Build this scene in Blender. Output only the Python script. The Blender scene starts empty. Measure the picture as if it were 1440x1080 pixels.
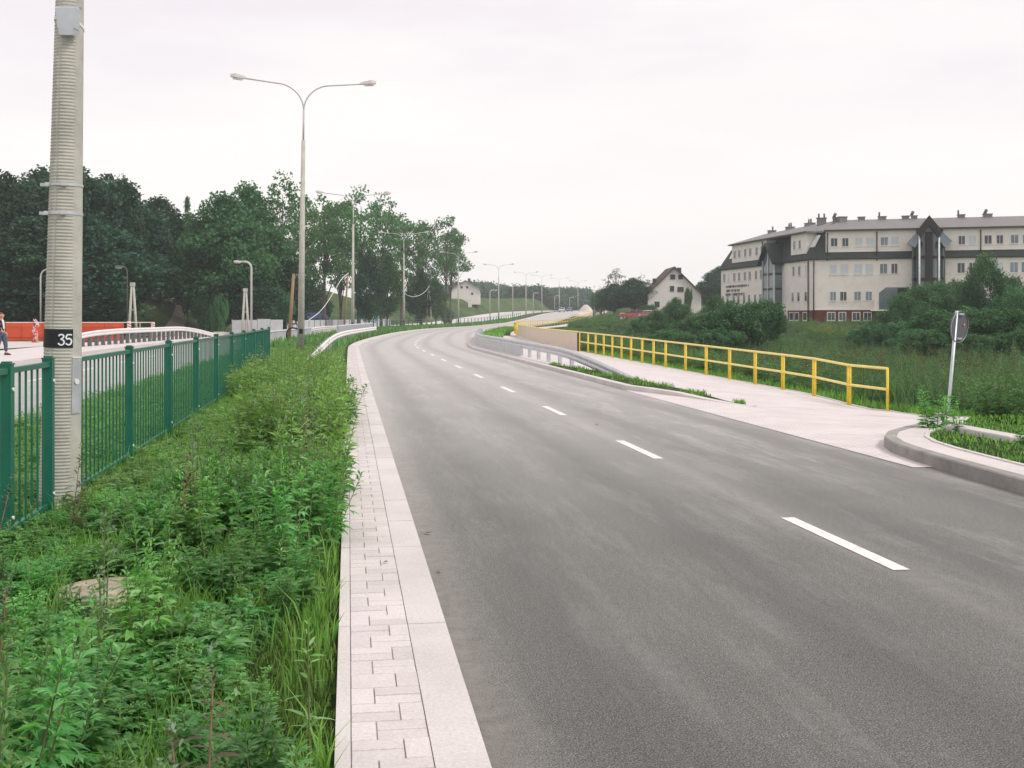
import bpy, bmesh, math, random
import numpy as np
from mathutils import Vector, Matrix
R = math.radians
scene = bpy.context.scene
C = scene.collection
random.seed(7); RNG = np.random.default_rng(11)

# ------------------------------------------------------------------ camera, sky, sun, exposure
H, F, HY = 1.72, 1575.0, 445.0            # eye height, focal length and horizon row of the 1440x1080 photograph
cd = bpy.data.cameras.new('camera'); cam = bpy.data.objects.new('camera', cd); C.objects.link(cam)
cam.location = (0, 0, H); cam.rotation_euler = (R(90), 0, 0)
cd.sensor_width = 36; cd.lens = 36 * F / 1440; cd.shift_y = -95 / 1440
cd.clip_start = .05; cd.clip_end = 3000
scene.camera = cam
SUNV = Vector((.75, -.38, .95)).normalized()
world = bpy.data.worlds.new('World'); scene.world = world; world.use_nodes = True
nt = world.node_tree; nt.nodes.clear()
wo = nt.nodes.new('ShaderNodeOutputWorld'); bg = nt.nodes.new('ShaderNodeBackground')
sky = nt.nodes.new('ShaderNodeTexSky'); sky.sky_type = 'NISHITA'; sky.sun_disc = False
sky.sun_elevation = math.asin(SUNV.z); sky.sun_rotation = math.atan2(SUNV.x, SUNV.y)
tc = nt.nodes.new('ShaderNodeTexCoord'); mp = nt.nodes.new('ShaderNodeMapping'); mp.inputs['Scale'].default_value = (1.2, 1.2, 5)
nz = nt.nodes.new('ShaderNodeTexNoise'); nz.inputs['Scale'].default_value = 1.6; nz.inputs['Detail'].default_value = 6
nz.inputs['Roughness'].default_value = .55
rp = nt.nodes.new('ShaderNodeValToRGB')      # overcast layer: radiance x10 because the Background strength is 0.1
rp.color_ramp.elements[0].position = .40; rp.color_ramp.elements[0].color = (.735, .685, .712, 1)
rp.color_ramp.elements[1].position = .58; rp.color_ramp.elements[1].color = (.825, .785, .768, 1)
ml = nt.nodes.new('ShaderNodeVectorMath'); ml.operation = 'SCALE'; ml.inputs['Scale'].default_value = 9.9
mx = nt.nodes.new('ShaderNodeMix'); mx.data_type = 'RGBA'; mx.inputs['Factor'].default_value = .95
L = nt.links.new
L(tc.outputs['Generated'], mp.inputs['Vector']); L(mp.outputs[0], nz.inputs['Vector']); L(nz.outputs['Fac'], rp.inputs['Fac'])
sz = nt.nodes.new('ShaderNodeSeparateXYZ'); L(tc.outputs['Generated'], sz.inputs[0]); hr = nt.nodes.new('ShaderNodeMapRange'); L(sz.outputs['Z'], hr.inputs['Value'])   # the overcast is brightest towards the horizon
hr.inputs['From Min'].default_value = .02; hr.inputs['From Max'].default_value = .26; hr.inputs['To Min'].default_value = .85; hr.inputs['To Max'].default_value = 0
hm_ = nt.nodes.new('ShaderNodeMix'); hm_.data_type = 'RGBA'; L(hr.outputs[0], hm_.inputs['Factor']); L(rp.outputs['Color'], hm_.inputs['A']); hm_.inputs['B'].default_value = (.84, .80, .775, 1); L(hm_.outputs['Result'], ml.inputs[0]); L(sky.outputs['Color'], mx.inputs['A']); L(ml.outputs['Vector'], mx.inputs['B'])
L(mx.outputs['Result'], bg.inputs['Color']); bg.inputs['Strength'].default_value = .1; L(bg.outputs[0], wo.inputs['Surface'])
sd = bpy.data.lights.new('sun', 'SUN'); sd.energy = 1.5; sd.angle = R(14); sd.color = (1, .95, .88)
sun = bpy.data.objects.new('sun', sd); C.objects.link(sun); sun.rotation_euler = SUNV.to_track_quat('Z', 'Y').to_euler()
vs = scene.view_settings; vs.view_transform = 'Standard'; vs.look = 'None'; vs.exposure = .42; vs.gamma = 1; vs.use_curve_mapping = False
scene.cycles.max_bounces = 8; scene.cycles.transparent_max_bounces = 8; scene.cycles.volume_bounces = 1

# ------------------------------------------------------------------ helpers
def at(x, y, Y):
    return Vector(((x - 720) / F * Y, Y, H + (HY - y) / F * Y))
def gnd(x, y, z=0.0):
    Y = (H - z) * F / (y - HY)
    return ((x - 720) / F * Y, Y)
class MB:
    def __init__(s): s.v = []; s.f = []; s.uv = {}; s.sm = []
    def add(s, vs, fs, smooth=False):
        b = len(s.v); s.v.extend([tuple(v) for v in vs])
        for f in fs: s.f.append([b + i for i in f]); s.sm.append(smooth)
        return b
    def box(s, c, d, rz=0, rx=0, ry=0, taper=1.0):
        x, y, z = d[0] / 2, d[1] / 2, d[2] / 2
        vs = [Vector((i * x * (taper if k > 0 else 1), j * y * (taper if k > 0 else 1), k * z)) for k in (-1, 1) for j in (-1, 1) for i in (-1, 1)]
        M = Matrix.Rotation(rz, 3, 'Z') @ Matrix.Rotation(rx, 3, 'X') @ Matrix.Rotation(ry, 3, 'Y')
        s.add([M @ v + Vector(c) for v in vs], [(0, 2, 3, 1), (4, 5, 7, 6), (0, 1, 5, 4), (2, 6, 7, 3), (0, 4, 6, 2), (1, 3, 7, 5)])
    def prism(s, poly, z0, z1):
        n = len(poly)
        s.add([(p[0], p[1], z0) for p in poly] + [(p[0], p[1], z1) for p in poly],
              [tuple(range(n - 1, -1, -1)), tuple(range(n, 2 * n))] + [(i, (i + 1) % n, n + (i + 1) % n, n + i) for i in range(n)])
    def extrude(s, pts, off):
        n = len(pts); off = Vector(off); pts = [Vector(p) for p in pts]
        s.add(pts + [p + off for p in pts],
              [tuple(range(n - 1, -1, -1)), tuple(range(n, 2 * n))] + [(i, (i + 1) % n, n + (i + 1) % n, n + i) for i in range(n)])
    def loft(s, rings, closed=True, cap=True, smooth=False):
        n = len(rings[0]); vs = [v for r in rings for v in r]; fs = []
        for k in range(len(rings) - 1):
            for i in range(n if closed else n - 1):
                j = (i + 1) % n; fs.append((k * n + i, k * n + j, (k + 1) * n + j, (k + 1) * n + i))
        b = s.add(vs, fs, smooth)
        if cap and closed:
            s.f.append([b + i for i in range(n - 1, -1, -1)]); s.sm.append(False)
            s.f.append([b + (len(rings) - 1) * n + i for i in range(n)]); s.sm.append(False)
    def tube(s, pts, rad, n=8, cap=True):
        pts = [Vector(p) for p in pts]; rings = []
        rads = rad if isinstance(rad, (list, tuple)) else [rad] * len(pts)
        up = Vector((0, 0, 1)); prev = None
        for i, p in enumerate(pts):
            d = (pts[min(i + 1, len(pts) - 1)] - pts[max(i - 1, 0)]).normalized()
            if prev is None:
                a = d.cross(up)
                if a.length < .05: a = d.cross(Vector((0, 1, 0)))
                a.normalize()
            else:
                a = (prev - d * prev.dot(d)).normalized()
            prev = a; b = d.cross(a)
            rings.append([p + (a * math.cos(t) + b * math.sin(t)) * rads[i] for t in [2 * math.pi * k / n for k in range(n)]])
        s.loft(rings, True, cap, True)
    def build(s, name, mat, parent=None):
        me = bpy.data.meshes.new(name); me.from_pydata(s.v, [], s.f)
        if any(s.sm): me.polygons.foreach_set('use_smooth', s.sm)
        me.update()
        if mat: me.materials.append(mat)
        o = bpy.data.objects.new(name, me); C.objects.link(o)
        if parent: o.parent = parent
        return o
def mesh_np(name, V, Q, T=None, mat=None, smooth=False, uv=None):
    me = bpy.data.meshes.new(name); V = np.asarray(V, np.float32); Q = np.asarray(Q, np.int32).reshape(-1, 4)
    T = np.zeros((0, 3), np.int32) if T is None else np.asarray(T, np.int32).reshape(-1, 3)
    me.vertices.add(len(V)); me.vertices.foreach_set('co', V.ravel())
    li = np.concatenate([Q.ravel(), T.ravel()]); me.loops.add(len(li)); me.loops.foreach_set('vertex_index', li)
    n = len(Q) + len(T); me.polygons.add(n)
    st = np.concatenate([np.arange(len(Q)) * 4, len(Q) * 4 + np.arange(len(T)) * 3]).astype(np.int32)
    me.polygons.foreach_set('loop_start', st)
    if smooth: me.polygons.foreach_set('use_smooth', np.ones(n, bool))
    if uv is not None:
        l = me.uv_layers.new(name='UVMap'); l.data.foreach_set('uv', np.asarray(uv, np.float32)[li].ravel())
    me.update(calc_edges=True); me.validate()
    if mat: me.materials.append(mat)
    return me
def link(name, me, parent=None):
    o = bpy.data.objects.new(name, me); C.objects.link(o); o.parent = parent; return o
def tag(o, label=None, cat=None, group=None, kind=None):
    if label: o['label'] = label
    if cat: o['category'] = cat
    if group: o['group'] = group
    if kind: o['kind'] = kind
    return o
def empty(name, loc, label, cat, group=None, rz=0):
    o = bpy.data.objects.new(name, None); C.objects.link(o); o.location = loc; o.rotation_euler = (0, 0, rz)
    return tag(o, label, cat, group)
def copy_tree(o, parent=None):
    c = o.copy(); C.objects.link(c)
    if parent: c.parent = parent
    for ch in list(o.children): copy_tree(ch, c)
    return c

# ------------------------------------------------------------------ materials
class NT:
    def __init__(s, name):
        s.m = bpy.data.materials.new(name); s.m.use_nodes = True; s.t = s.m.node_tree
        s.b = s.t.nodes['Principled BSDF']; s.out = s.t.nodes['Material Output']
    def n(s, typ, **kw):
        nd = s.t.nodes.new(typ)
        for k, v in kw.items():
            if k in nd.inputs: nd.inputs[k].default_value = v
            else: setattr(nd, k, v)
        return nd
    def l(s, a, b): s.t.links.new(a, b)
    def coord(s, kind='Object', scale=(1, 1, 1)):
        t = s.n('ShaderNodeTexCoord'); m = s.n('ShaderNodeMapping'); m.inputs['Scale'].default_value = scale
        s.l(t.outputs[kind], m.inputs['Vector']); return m.outputs[0]
    def noise(s, vec, scale, detail=4, rough=.55):
        n = s.n('ShaderNodeTexNoise'); n.inputs['Scale'].default_value = scale; n.inputs['Detail'].default_value = detail
        n.inputs['Roughness'].default_value = rough; s.l(vec, n.inputs['Vector']); return n.outputs['Fac']
    def ramp(s, fac, stops):
        r = s.n('ShaderNodeValToRGB'); e = r.color_ramp.elements
        while len(e) < len(stops): e.new(.5)
        for q, (p, c) in zip(e, stops):
            q.position = p; q.color = (c[0], c[1], c[2], 1) if isinstance(c, (tuple, list)) else (c, c, c, 1)
        s.l(fac, r.inputs['Fac']); return r.outputs['Color']
    def mix(s, fac, a, b, mode='MIX'):
        m = s.n('ShaderNodeMix', data_type='RGBA', blend_type=mode)
        for sock, v in ((m.inputs['Factor'], fac), (m.inputs['A'], a), (m.inputs['B'], b)):
            if hasattr(v, 'is_output'): s.l(v, sock)
            elif isinstance(v, (tuple, list)): sock.default_value = (v[0], v[1], v[2], 1)
            else: sock.default_value = v
        return m.outputs['Result']
    def math(s, op, a, b=0.0):
        m = s.n('ShaderNodeMath', operation=op)
        for sock, v in ((m.inputs[0], a), (m.inputs[1], b)):
            if hasattr(v, 'is_output'): s.l(v, sock)
            else: sock.default_value = v
        return m.outputs[0]
    def bump(s, h, strength=.3, dist=.02):
        b = s.n('ShaderNodeBump'); b.inputs['Strength'].default_value = strength; b.inputs['Distance'].default_value = dist
        s.l(h, b.inputs['Height']); s.l(b.outputs[0], s.b.inputs['Normal'])
def pmat(name, col, rough=.7, metal=0, var=.15, scale=3.0, spec=.4, bump=0, dirt=None, stretch=(1, 1, 1)):
    m = NT(name); v = m.coord('Object', stretch)
    f = m.noise(v, scale, 5, .6)
    lo = tuple(c * (1 - var) for c in col); hi = tuple(min(1, c * (1 + var)) for c in col)
    c = m.ramp(f, [(.3, lo), (.7, hi)])
    if dirt:
        g = m.ramp(m.noise(v, scale * 2.7, 6, .65), [(.5, 0), (.72, 1)]); c = m.mix(m.math('MULTIPLY', g, dirt[3]), c, dirt[:3])
    m.l(c, m.b.inputs['Base Color'])
    rr = m.math('ADD', m.math('MULTIPLY', f, .25), rough - .12); m.l(rr, m.b.inputs['Roughness'])
    m.b.inputs['Metallic'].default_value = metal; m.b.inputs['Specular IOR Level'].default_value = spec
    if bump: m.bump(m.noise(v, scale * 12, 3), bump, .01)
    return m.m
def leafmat(name, c1, c2, c3, trans=.35, big=.25):
    if name not in ('leaves_brownish', 'goldenrod_flowers'): c1, c2, c3 = [(r * .86, g_ * 1.04, b * 1.38) for r, g_, b in (c1, c2, c3)]
    m = NT(name); g = m.n('ShaderNodeNewGeometry'); oi = m.n('ShaderNodeObjectInfo')
    c = m.ramp(g.outputs['Random Per Island'], [(0, c1), (.55, c2), (1, c3)])
    pos = m.n('ShaderNodeNewGeometry').outputs['Position']
    f = m.ramp(m.noise(pos, big, 3), [(.3, .72), (.7, 1.28)])
    c = m.mix(1.0, c, f, 'MULTIPLY')
    hs = m.n('ShaderNodeHueSaturation'); m.l(c, hs.inputs['Color'])
    m.l(m.math('ADD', m.math('MULTIPLY', oi.outputs['Random'], .4), .8), hs.inputs['Value'])
    m.l(m.math('ADD', m.math('MULTIPLY', oi.outputs['Random'], .03), .485), hs.inputs['Hue'])
    c = hs.outputs['Color']
    m.l(c, m.b.inputs['Base Color']); m.b.inputs['Roughness'].default_value = .55; m.b.inputs['Specular IOR Level'].default_value = .35
    t = m.n('ShaderNodeBsdfTranslucent'); m.l(m.mix(1.0, c, (1.3, 1.35, .6), 'MULTIPLY'), t.inputs['Color'])
    ms = m.n('ShaderNodeMixShader'); ms.inputs['Fac'].default_value = trans
    m.l(m.b.outputs[0], ms.inputs[1]); m.l(t.outputs[0], ms.inputs[2]); m.l(ms.outputs[0], m.out.inputs['Surface'])
    return m.m
def asphalt():
    m = NT('asphalt'); uv = m.coord('UV'); ob = m.coord('Object')
    base = m.ramp(m.noise(ob, 130, 2, .7), [(.38, (.052, .056, .052)), (.5, (.135, .139, .128)), (.61, (.42, .41, .38))])
    stain = m.ramp(m.noise(ob, .45, 5, .6), [(.3, .88), (.7, 1.12)]); base = m.mix(1.0, base, stain, 'MULTIPLY'); base = m.mix(1.0, base, m.ramp(m.noise(ob, 28, 4, .75), [(.3, .7), (.7, 1.3)]), 'MULTIPLY'); base = m.mix(m.ramp(m.noise(ob, 210, 1, .5), [(.64, 0), (.70, .9)]), base, (.5, .48, .45))
    st = m.coord('UV', (2.3, .26, 1)); d = m.noise(st, 1.0, 12, .76)
    dust = m.ramp(d, [(.49, 0), (.60, 1)])
    fine = m.ramp(m.noise(ob, 9, 4, .7), [(.35, .35), (.65, 1)])
    sx = m.n('ShaderNodeSeparateXYZ'); m.l(uv, sx.inputs[0]); u = sx.outputs[0]; s = sx.outputs[1]
    far = m.ramp(m.math('DIVIDE', s, 120), [(.12, .55), (.30, 1), (.9, 1.0)])
    c = m.mix(m.math('MULTIPLY', m.math('MULTIPLY', dust, fine), m.math('MULTIPLY', far, m.ramp(m.math('DIVIDE', u, 6), [(.52, .50), (.72, .92)]))), base, (.50, .475, .455))
    wv = m.math('ADD', u, m.math('MULTIPLY', m.noise(ob, 1.8, 4), .22))
    edge = m.ramp(m.math('ABSOLUTE', m.math('SUBTRACT', wv, .11)), [(.03, .85), (.34, 0)])
    c = m.mix(m.math('MULTIPLY', edge, fine), c, (.40, .37, .33))
    cl = m.ramp(m.math('ABSOLUTE', m.math('SUBTRACT', wv, 3.30)), [(.02, .6), (.22, 0)])    # dust line along the middle of the road
    c = m.mix(m.math('MULTIPLY', cl, fine), c, (.36, .34, .32))
    gen = m.ramp(m.math('DIVIDE', s, 120), [(.07, 0), (.20, .45), (.36, .72), (.8, .8)])      # grazing sky sheen and dust painted in, paler with distance
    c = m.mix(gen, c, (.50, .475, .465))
    nr = m.ramp(m.math('DIVIDE', s, 40), [(.10, .56), (.40, 1.0)]); c = m.mix(1.0, c, nr, 'MULTIPLY')  # lens vignette painted into the colour: asphalt darkens towards the camera
    trk = m.ramp(m.math('ABSOLUTE', m.math('SUBTRACT', m.math('ABSOLUTE', m.math('SUBTRACT', m.math('MODULO', wv, 3.15), 1.55)), .75)), [(.05, .86), (.45, 1.06)]); c = m.mix(1.0, c, trk, 'MULTIPLY')
    pt = m.ramp(m.noise(ob, 3.3, 8, .75), [(.60, 1), (.70, .78)]); c = m.mix(1.0, c, pt, 'MULTIPLY')
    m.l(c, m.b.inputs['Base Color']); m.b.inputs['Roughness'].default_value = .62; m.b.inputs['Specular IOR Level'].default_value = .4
    m.bump(m.noise(ob, 160, 2, .6), .55, .008)
    return m.m
def groundmat():
    m = NT('meadow_ground'); p = m.n('ShaderNodeNewGeometry').outputs['Position']
    c = m.ramp(m.noise(p, .12, 6, .6), [(.3, (.040, .078, .024)), (.5, (.085, .135, .045)), (.62, (.135, .165, .07)), (.75, (.21, .19, .105))])
    c = m.mix(m.ramp(m.noise(p, 2.5, 6, .7), [(.35, .0), (.75, .7)]), c, (.03, .06, .016))
    c = m.mix(m.ramp(m.noise(p, .9, 5, .7), [(.62, 0), (.76, .8)]), c, (.18, .15, .10))
    m.l(c, m.b.inputs['Base Color']); m.b.inputs['Roughness'].default_value = .95; m.b.inputs['Specular IOR Level'].default_value = .1
    m.bump(m.noise(p, 9, 6, .75), 1.0, .22)
    return m.m
def pavemat(name, col, var=.1, joints=None):
    m = NT(name); ob = m.coord('Object'); g = m.n('ShaderNodeNewGeometry')
    c = m.ramp(g.outputs['Random Per Island'], [(0, tuple(x * (1 - var) for x in col)), (1, tuple(x * (1 + var * .5) for x in col))])
    c = m.mix(1.0, c, m.ramp(m.noise(ob, 60, 3, .7), [(.3, .86), (.7, 1.1)]), 'MULTIPLY')
    c = m.mix(1.0, c, m.ramp(m.noise(ob, 1.1, 6, .65), [(.30, .87), (.62, 1.04)]), 'MULTIPLY')
    if joints:
        br = m.n('ShaderNodeTexBrick'); m.l(m.coord('UV'), br.inputs['Vector'])
        br.inputs['Scale'].default_value = 1; br.inputs['Brick Width'].default_value = joints[0]; br.inputs['Row Height'].default_value = joints[1]
        br.inputs['Mortar Size'].default_value = .006; br.inputs['Color1'].default_value = (1, 1, 1, 1); br.inputs['Color2'].default_value = (.95, .95, .95, 1)
        br.inputs['Mortar'].default_value = (.66, .63, .61, 1); c = m.mix(1.0, c, br.outputs['Color'], 'MULTIPLY')
    m.l(c, m.b.inputs['Base Color']); m.b.inputs['Roughness'].default_value = .8; m.b.inputs['Specular IOR Level'].default_value = .3
    m.bump(m.noise(ob, 150, 2), .25, .004)
    return m.m
def glassmat(name, col, rough=.06):
    m = NT(name); m.b.inputs['Base Color'].default_value = (*col, 1); m.b.inputs['Roughness'].default_value = rough
    v = m.coord('Object'); m.l(m.ramp(m.noise(v, .35, 2), [(.3, tuple(c * .6 for c in col)), (.7, tuple(c * 1.4 for c in col))]), m.b.inputs['Base Color'])
    m.b.inputs['Specular IOR Level'].default_value = .6; return m.m

M_ASPH = asphalt(); M_GROUND = groundmat()
M_PAVE = pavemat('pale_pavers', (.64, .59, .575)); M_KERB = pavemat('kerb_concrete', (.64, .595, .58), .05)
M_WALK = pavemat('sidewalk_pavers', (.70, .645, .64), .04, (.2, .1)); M_JOINT = pmat('joint_sand', (.40, .36, .335), .95)
M_KSTONE = pmat('kerb_stone', (.30, .285, .27), .85, var=.2, scale=2, dirt=(.15, .14, .12, .5))
M_YARD = pmat('pale_yard', (.56, .51, .49), .9, var=.12, scale=.8)
M_PAINT = pmat('road_paint', (.80, .76, .74), .6, var=.12, scale=5, dirt=(.35, .33, .32, .5))
M_CONC = pmat('pole_concrete', (.46, .45, .40), .85, var=.14, scale=4, bump=.15, dirt=(.22, .22, .2, .35))
M_GALV = pmat('galvanised_steel', (.52, .55, .58), .42, metal=.55, var=.12, scale=6)
M_RAIL = pmat('guardrail_zinc', (.60, .61, .63), .5, metal=.35, var=.1, scale=3)
M_WHITE = pmat('white_metal', (.75, .73, .72), .5, var=.08)
M_GREEN = pmat('fence_green', (.004, .125, .078), .42, var=.14, scale=5, spec=.5)
M_BOLT = pmat('bolt_cap', (.8, .82, .8), .4)
M_YEL = pmat('fence_yellow', (.80, .56, .03), .42, var=.12, scale=4, dirt=(.35, .2, .02, .35))
M_YPALE = pmat('rail_yellow', (.88, .72, .24), .42, var=.1, scale=4)
M_BEIGE = pmat('beige_sheet', (.66, .56, .45), .75, var=.06)
M_ORANGE = pmat('orange_board', (.62, .085, .025), .6, var=.15, scale=1.5)
M_TAPER = pmat('tape_red', (.65, .06, .05), .5); M_TAPEW = pmat('tape_white', (.85, .78, .75), .5)
M_BLACK = pmat('black_paint_and_shade', (.012, .012, .014), .6, var=.3); M_NUM = pmat('white_number', (.72, .78, .80), .6, var=.15, scale=20)
M_DGREY = pmat('dark_grey', (.10, .105, .11), .6); M_SIGN = pmat('sign_back_grey', (.13, .14, .16), .5, metal=.2, var=.1)
M_WOOD = pmat('old_wood', (.30, .20, .12), .9, var=.3, scale=5, stretch=(1, 1, .15))
M_CABLE = pmat('pale_cable', (.75, .72, .68), .6); M_RUBBER = pmat('black_rubber', (.02, .02, .02), .8)
M_LAMP = pmat('lamp_grey', (.50, .47, .46), .5, var=.08); M_LENS = pmat('lamp_lens', (.62, .60, .58), .25)
M_BARK = pmat('bark', (.10, .085, .07), .95, var=.35, scale=4, stretch=(1, 1, .3))
M_CREAM = pmat('cream_render', (.82, .765, .71), .9, var=.05, scale=.5, dirt=(.5, .46, .4, .3))
M_SLATE = pmat('mansard_slate', (.028, .036, .034), .75, var=.25, scale=3); M_ROOF = pmat('roof_grey', (.20, .19, .188), .6, var=.08, scale=.6)
M_BRICK = pmat('basement_red', (.13, .028, .022), .8, var=.25, scale=3); M_FRAME = pmat('window_frame_white', (.72, .72, .70), .5)
M_GLASSD = glassmat('window_glass_dark', (.035, .045, .055)); M_GLASSB = glassmat('window_glass_blue', (.16, .20, .25))
M_BLIND = pmat('window_blind', (.58, .62, .66), .5, var=.06); M_GLASST = glassmat('tower_glass', (.11, .15, .165))
M_BROWN = pmat('dark_brown_frame', (.018, .014, .013), .55); M_PIPE = pmat('drainpipe_brown', (.07, .055, .05), .6)
M_TILE = pmat('brown_tiles', (.075, .045, .038), .85, var=.25, scale=6); M_HWHITE = pmat('house_white', (.70, .66, .63), .9, var=.05)
M_BLUE = pmat('blue_sheet', (.03, .08, .20), .5, var=.2); M_TEAL = pmat('teal_sheet', (.05, .24, .21), .5, var=.12)
M_SHEET = pmat('grey_sheet', (.50, .51, .54), .55, var=.1, scale=2)
M_EARTH = pmat('pale_earth', (.62, .54, .50), .95, var=.12, scale=1.2, bump=.4); M_RUBBLE = pmat('rubble_stone', (.42, .38, .34), .9, var=.25)
M_PATH = pmat('forest_path', (.26, .21, .17), .95, var=.2, scale=1)
M_SKIN = pmat('skin', (.50, .27, .19), .6, var=.05); M_HAIR = pmat('brown_hair', (.12, .06, .03), .8)
M_JACKET = pmat('black_jacket', (.018, .018, .022), .8); M_SHIRT = pmat('white_shirt', (.68, .66, .70), .8); M_JEANS = pmat('blue_jeans', (.05, .085, .14), .9)
M_RED = pmat('red_car_paint', (.42, .02, .018), .25, var=.04, spec=.6); M_CBLUE = pmat('blue_car_paint', (.03, .08, .30), .25, var=.04, spec=.6)
M_CWHITE = pmat('white_car_paint', (.72, .70, .70), .25, var=.04, spec=.6)
for _m in (M_RED, M_CBLUE, M_CWHITE): _m.node_tree.nodes['Principled BSDF'].inputs['Coat Weight'].default_value = 1
M_TYRE = pmat('tyre', (.02, .02, .02), .9); M_RIM = pmat('rim', (.5, .5, .5), .35, metal=.7); M_HEAD = pmat('headlight', (.75, .75, .78), .15)
M_SOIL = pmat('bare_soil', (.22, .17, .11), .95, var=.35, scale=14, bump=.8, dirt=(.10, .13, .04, .7)); M_MANH = pmat('manhole_concrete', (.40, .34, .27), .95, var=.25, scale=5, bump=.5, dirt=(.2, .17, .12, .6))
LF_DARK = leafmat('leaves_dark', (.014, .046, .022), (.028, .078, .034), (.055, .12, .045), .28)
LF_MID = leafmat('leaves_mid', (.036, .095, .034), (.068, .155, .05), (.12, .22, .07), .33)
LF_AIRY = leafmat('leaves_airy', (.045, .11, .036), (.085, .175, .055), (.145, .24, .08), .42)
LF_WILLOW = leafmat('leaves_willow', (.040, .095, .036), (.075, .15, .05), (.13, .21, .075), .35)
LF_FAR = leafmat('leaves_far', (.035, .08, .04), (.055, .115, .055), (.09, .15, .07), .25, .1)
LF_RED = leafmat('leaves_brownish', (.06, .06, .035), (.10, .085, .05), (.14, .11, .07), .3)
LF_WEED = leafmat('leaves_weed', (.13, .28, .055), (.25, .45, .105), (.44, .58, .23), .5, 1.2)
LF_WEED2 = leafmat('leaves_weed_dark', (.085, .22, .05), (.16, .34, .08), (.30, .46, .15), .48, 1.2)
LF_SEED = leafmat('seed_heads', (.10, .15, .06), (.20, .24, .12), (.30, .32, .19), .3, 2)
LF_GRASS = leafmat('grass_blades', (.10, .20, .03), (.20, .33, .05), (.32, .42, .10), .42, .9)
LF_STEM = pmat('weed_stem', (.15, .17, .07), .8, var=.3)
LF_MEADOW = leafmat('meadow_leaves', (.045, .105, .03), (.095, .17, .05), (.18, .24, .09), .4, .35)
LF_YELLOW = leafmat('goldenrod_flowers', (.28, .24, .03), (.36, .30, .03), (.30, .28, .06), .3)

# ------------------------------------------------------------------ alignment of the road (left edge of the right carriageway)
CP = [(2.27, -12, 0), (.515, 0, 0), (-.945, 10, 0), (-2.405, 20, 0), (-3.865, 30, 0), (-5.325, 40, 0), (-6.7, 49.5, 0), (-7.5, 55, 0), (-8.45, 62, 0), (-9.25, 70, 0), (-9.95, 80, 0),
      (-10.5, 90, 0), (-11.1, 105, 0), (-11.4, 120, 0), (-11.1, 145, 0), (-9.4, 165, 0), (-6.4, 188, .02), (-3.8, 210, .15), (-.6, 235, .38), (5.0, 282, 1.42),
      (9.2, 320, 2.3), (14.2, 360, 3.0), (27, 430, 3.9), (48, 520, 4.5), (80, 660, 5), (100, 760, 5.2)]
def catmull(P, step=1.0):
    P = np.array(P, float); out = []
    for i in range(len(P) - 1):
        p0, p1, p2, p3 = P[max(i - 1, 0)], P[i], P[i + 1], P[min(i + 2, len(P) - 1)]
        n = max(2, int(np.linalg.norm(p2 - p1) / step))
        d1, d2 = np.linalg.norm(p2 - p1), 0
        m1 = (p2 - p0) * (np.linalg.norm(p2 - p1) / max(np.linalg.norm(p2 - p0), 1e-6)); m2 = (p3 - p1) * (np.linalg.norm(p2 - p1) / max(np.linalg.norm(p3 - p1), 1e-6))
        for k in range(n):
            t = k / n; h = (2 * t**3 - 3 * t**2 + 1, t**3 - 2 * t**2 + t, -2 * t**3 + 3 * t**2, t**3 - t**2)
            out.append(h[0] * p1 + h[1] * m1 + h[2] * p2 + h[3] * m2)
    out.append(P[-1]); return np.array(out)
PL = catmull(CP); SL = np.concatenate([[0], np.cumsum(np.linalg.norm(np.diff(PL[:, :2], axis=0), axis=1))])
TAN = np.gradient(PL[:, :2], axis=0); TAN /= np.linalg.norm(TAN, axis=1)[:, None]
SL -= np.interp(0, PL[:, 1], SL) - .0      # s = 0 beside the camera
def st(s, t):
    x = np.interp(s, SL, PL[:, 0]); y = np.interp(s, SL, PL[:, 1]); tx = np.interp(s, SL, TAN[:, 0]); ty = np.interp(s, SL, TAN[:, 1])
    return x + ty * t, y - tx * t
def zp(s): return np.interp(s, SL, PL[:, 2])
def heading(s): return math.atan2(np.interp(s, SL, TAN[:, 0]), np.interp(s, SL, TAN[:, 1]))
def xy2st(X, Y):
    X = np.asarray(X, float).ravel(); Y = np.asarray(Y, float).ravel(); S = np.empty_like(X); T = np.empty_like(X)
    for a in range(0, len(X), 4000):
        x, y = X[a:a + 4000], Y[a:a + 4000]
        i = np.argmin((x[:, None] - PL[None, :, 0])**2 + (y[:, None] - PL[None, :, 1])**2, axis=1)
        dx, dy = x - PL[i, 0], y - PL[i, 1]
        S[a:a + 4000] = SL[i] + dx * TAN[i, 0] + dy * TAN[i, 1]; T[a:a + 4000] = dx * TAN[i, 1] - dy * TAN[i, 0]
    return S, T
def Wd(s): return np.interp(s, [0, 58, 64, 87, 125, 150], [5.9, 5.9, 6.15, 7.3, 8.9, 9.2])
def smooth(a, b, x):
    t = np.clip((x - a) / (b - a), 0, 1); return t * t * (3 - 2 * t)
def tout(s):      # outer edge of the right-hand paving
    return np.interp(s, [13.3, 13.5, 13.93, 14.6, 15.2, 16, 18.6, 20.1, 24, 54, 95, 105], [5.95, 6.3, 6.5, 6.87, 7.47, 8.2, 9.7, 10.5, 11.75, 11.0, 11.2, 12.6])
def drop(s): return np.interp(s, [13, 17, 20, 25, 55, 95], [0, .08, .24, .43, .14, .08])
def zwalk(s, t):   # surface of the apron and footway on the right
    w = Wd(s); return zp(s) - drop(s) * np.clip((t - w - .6) / (10.9 - 5.9 - .6), 0, 1.15)
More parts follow.
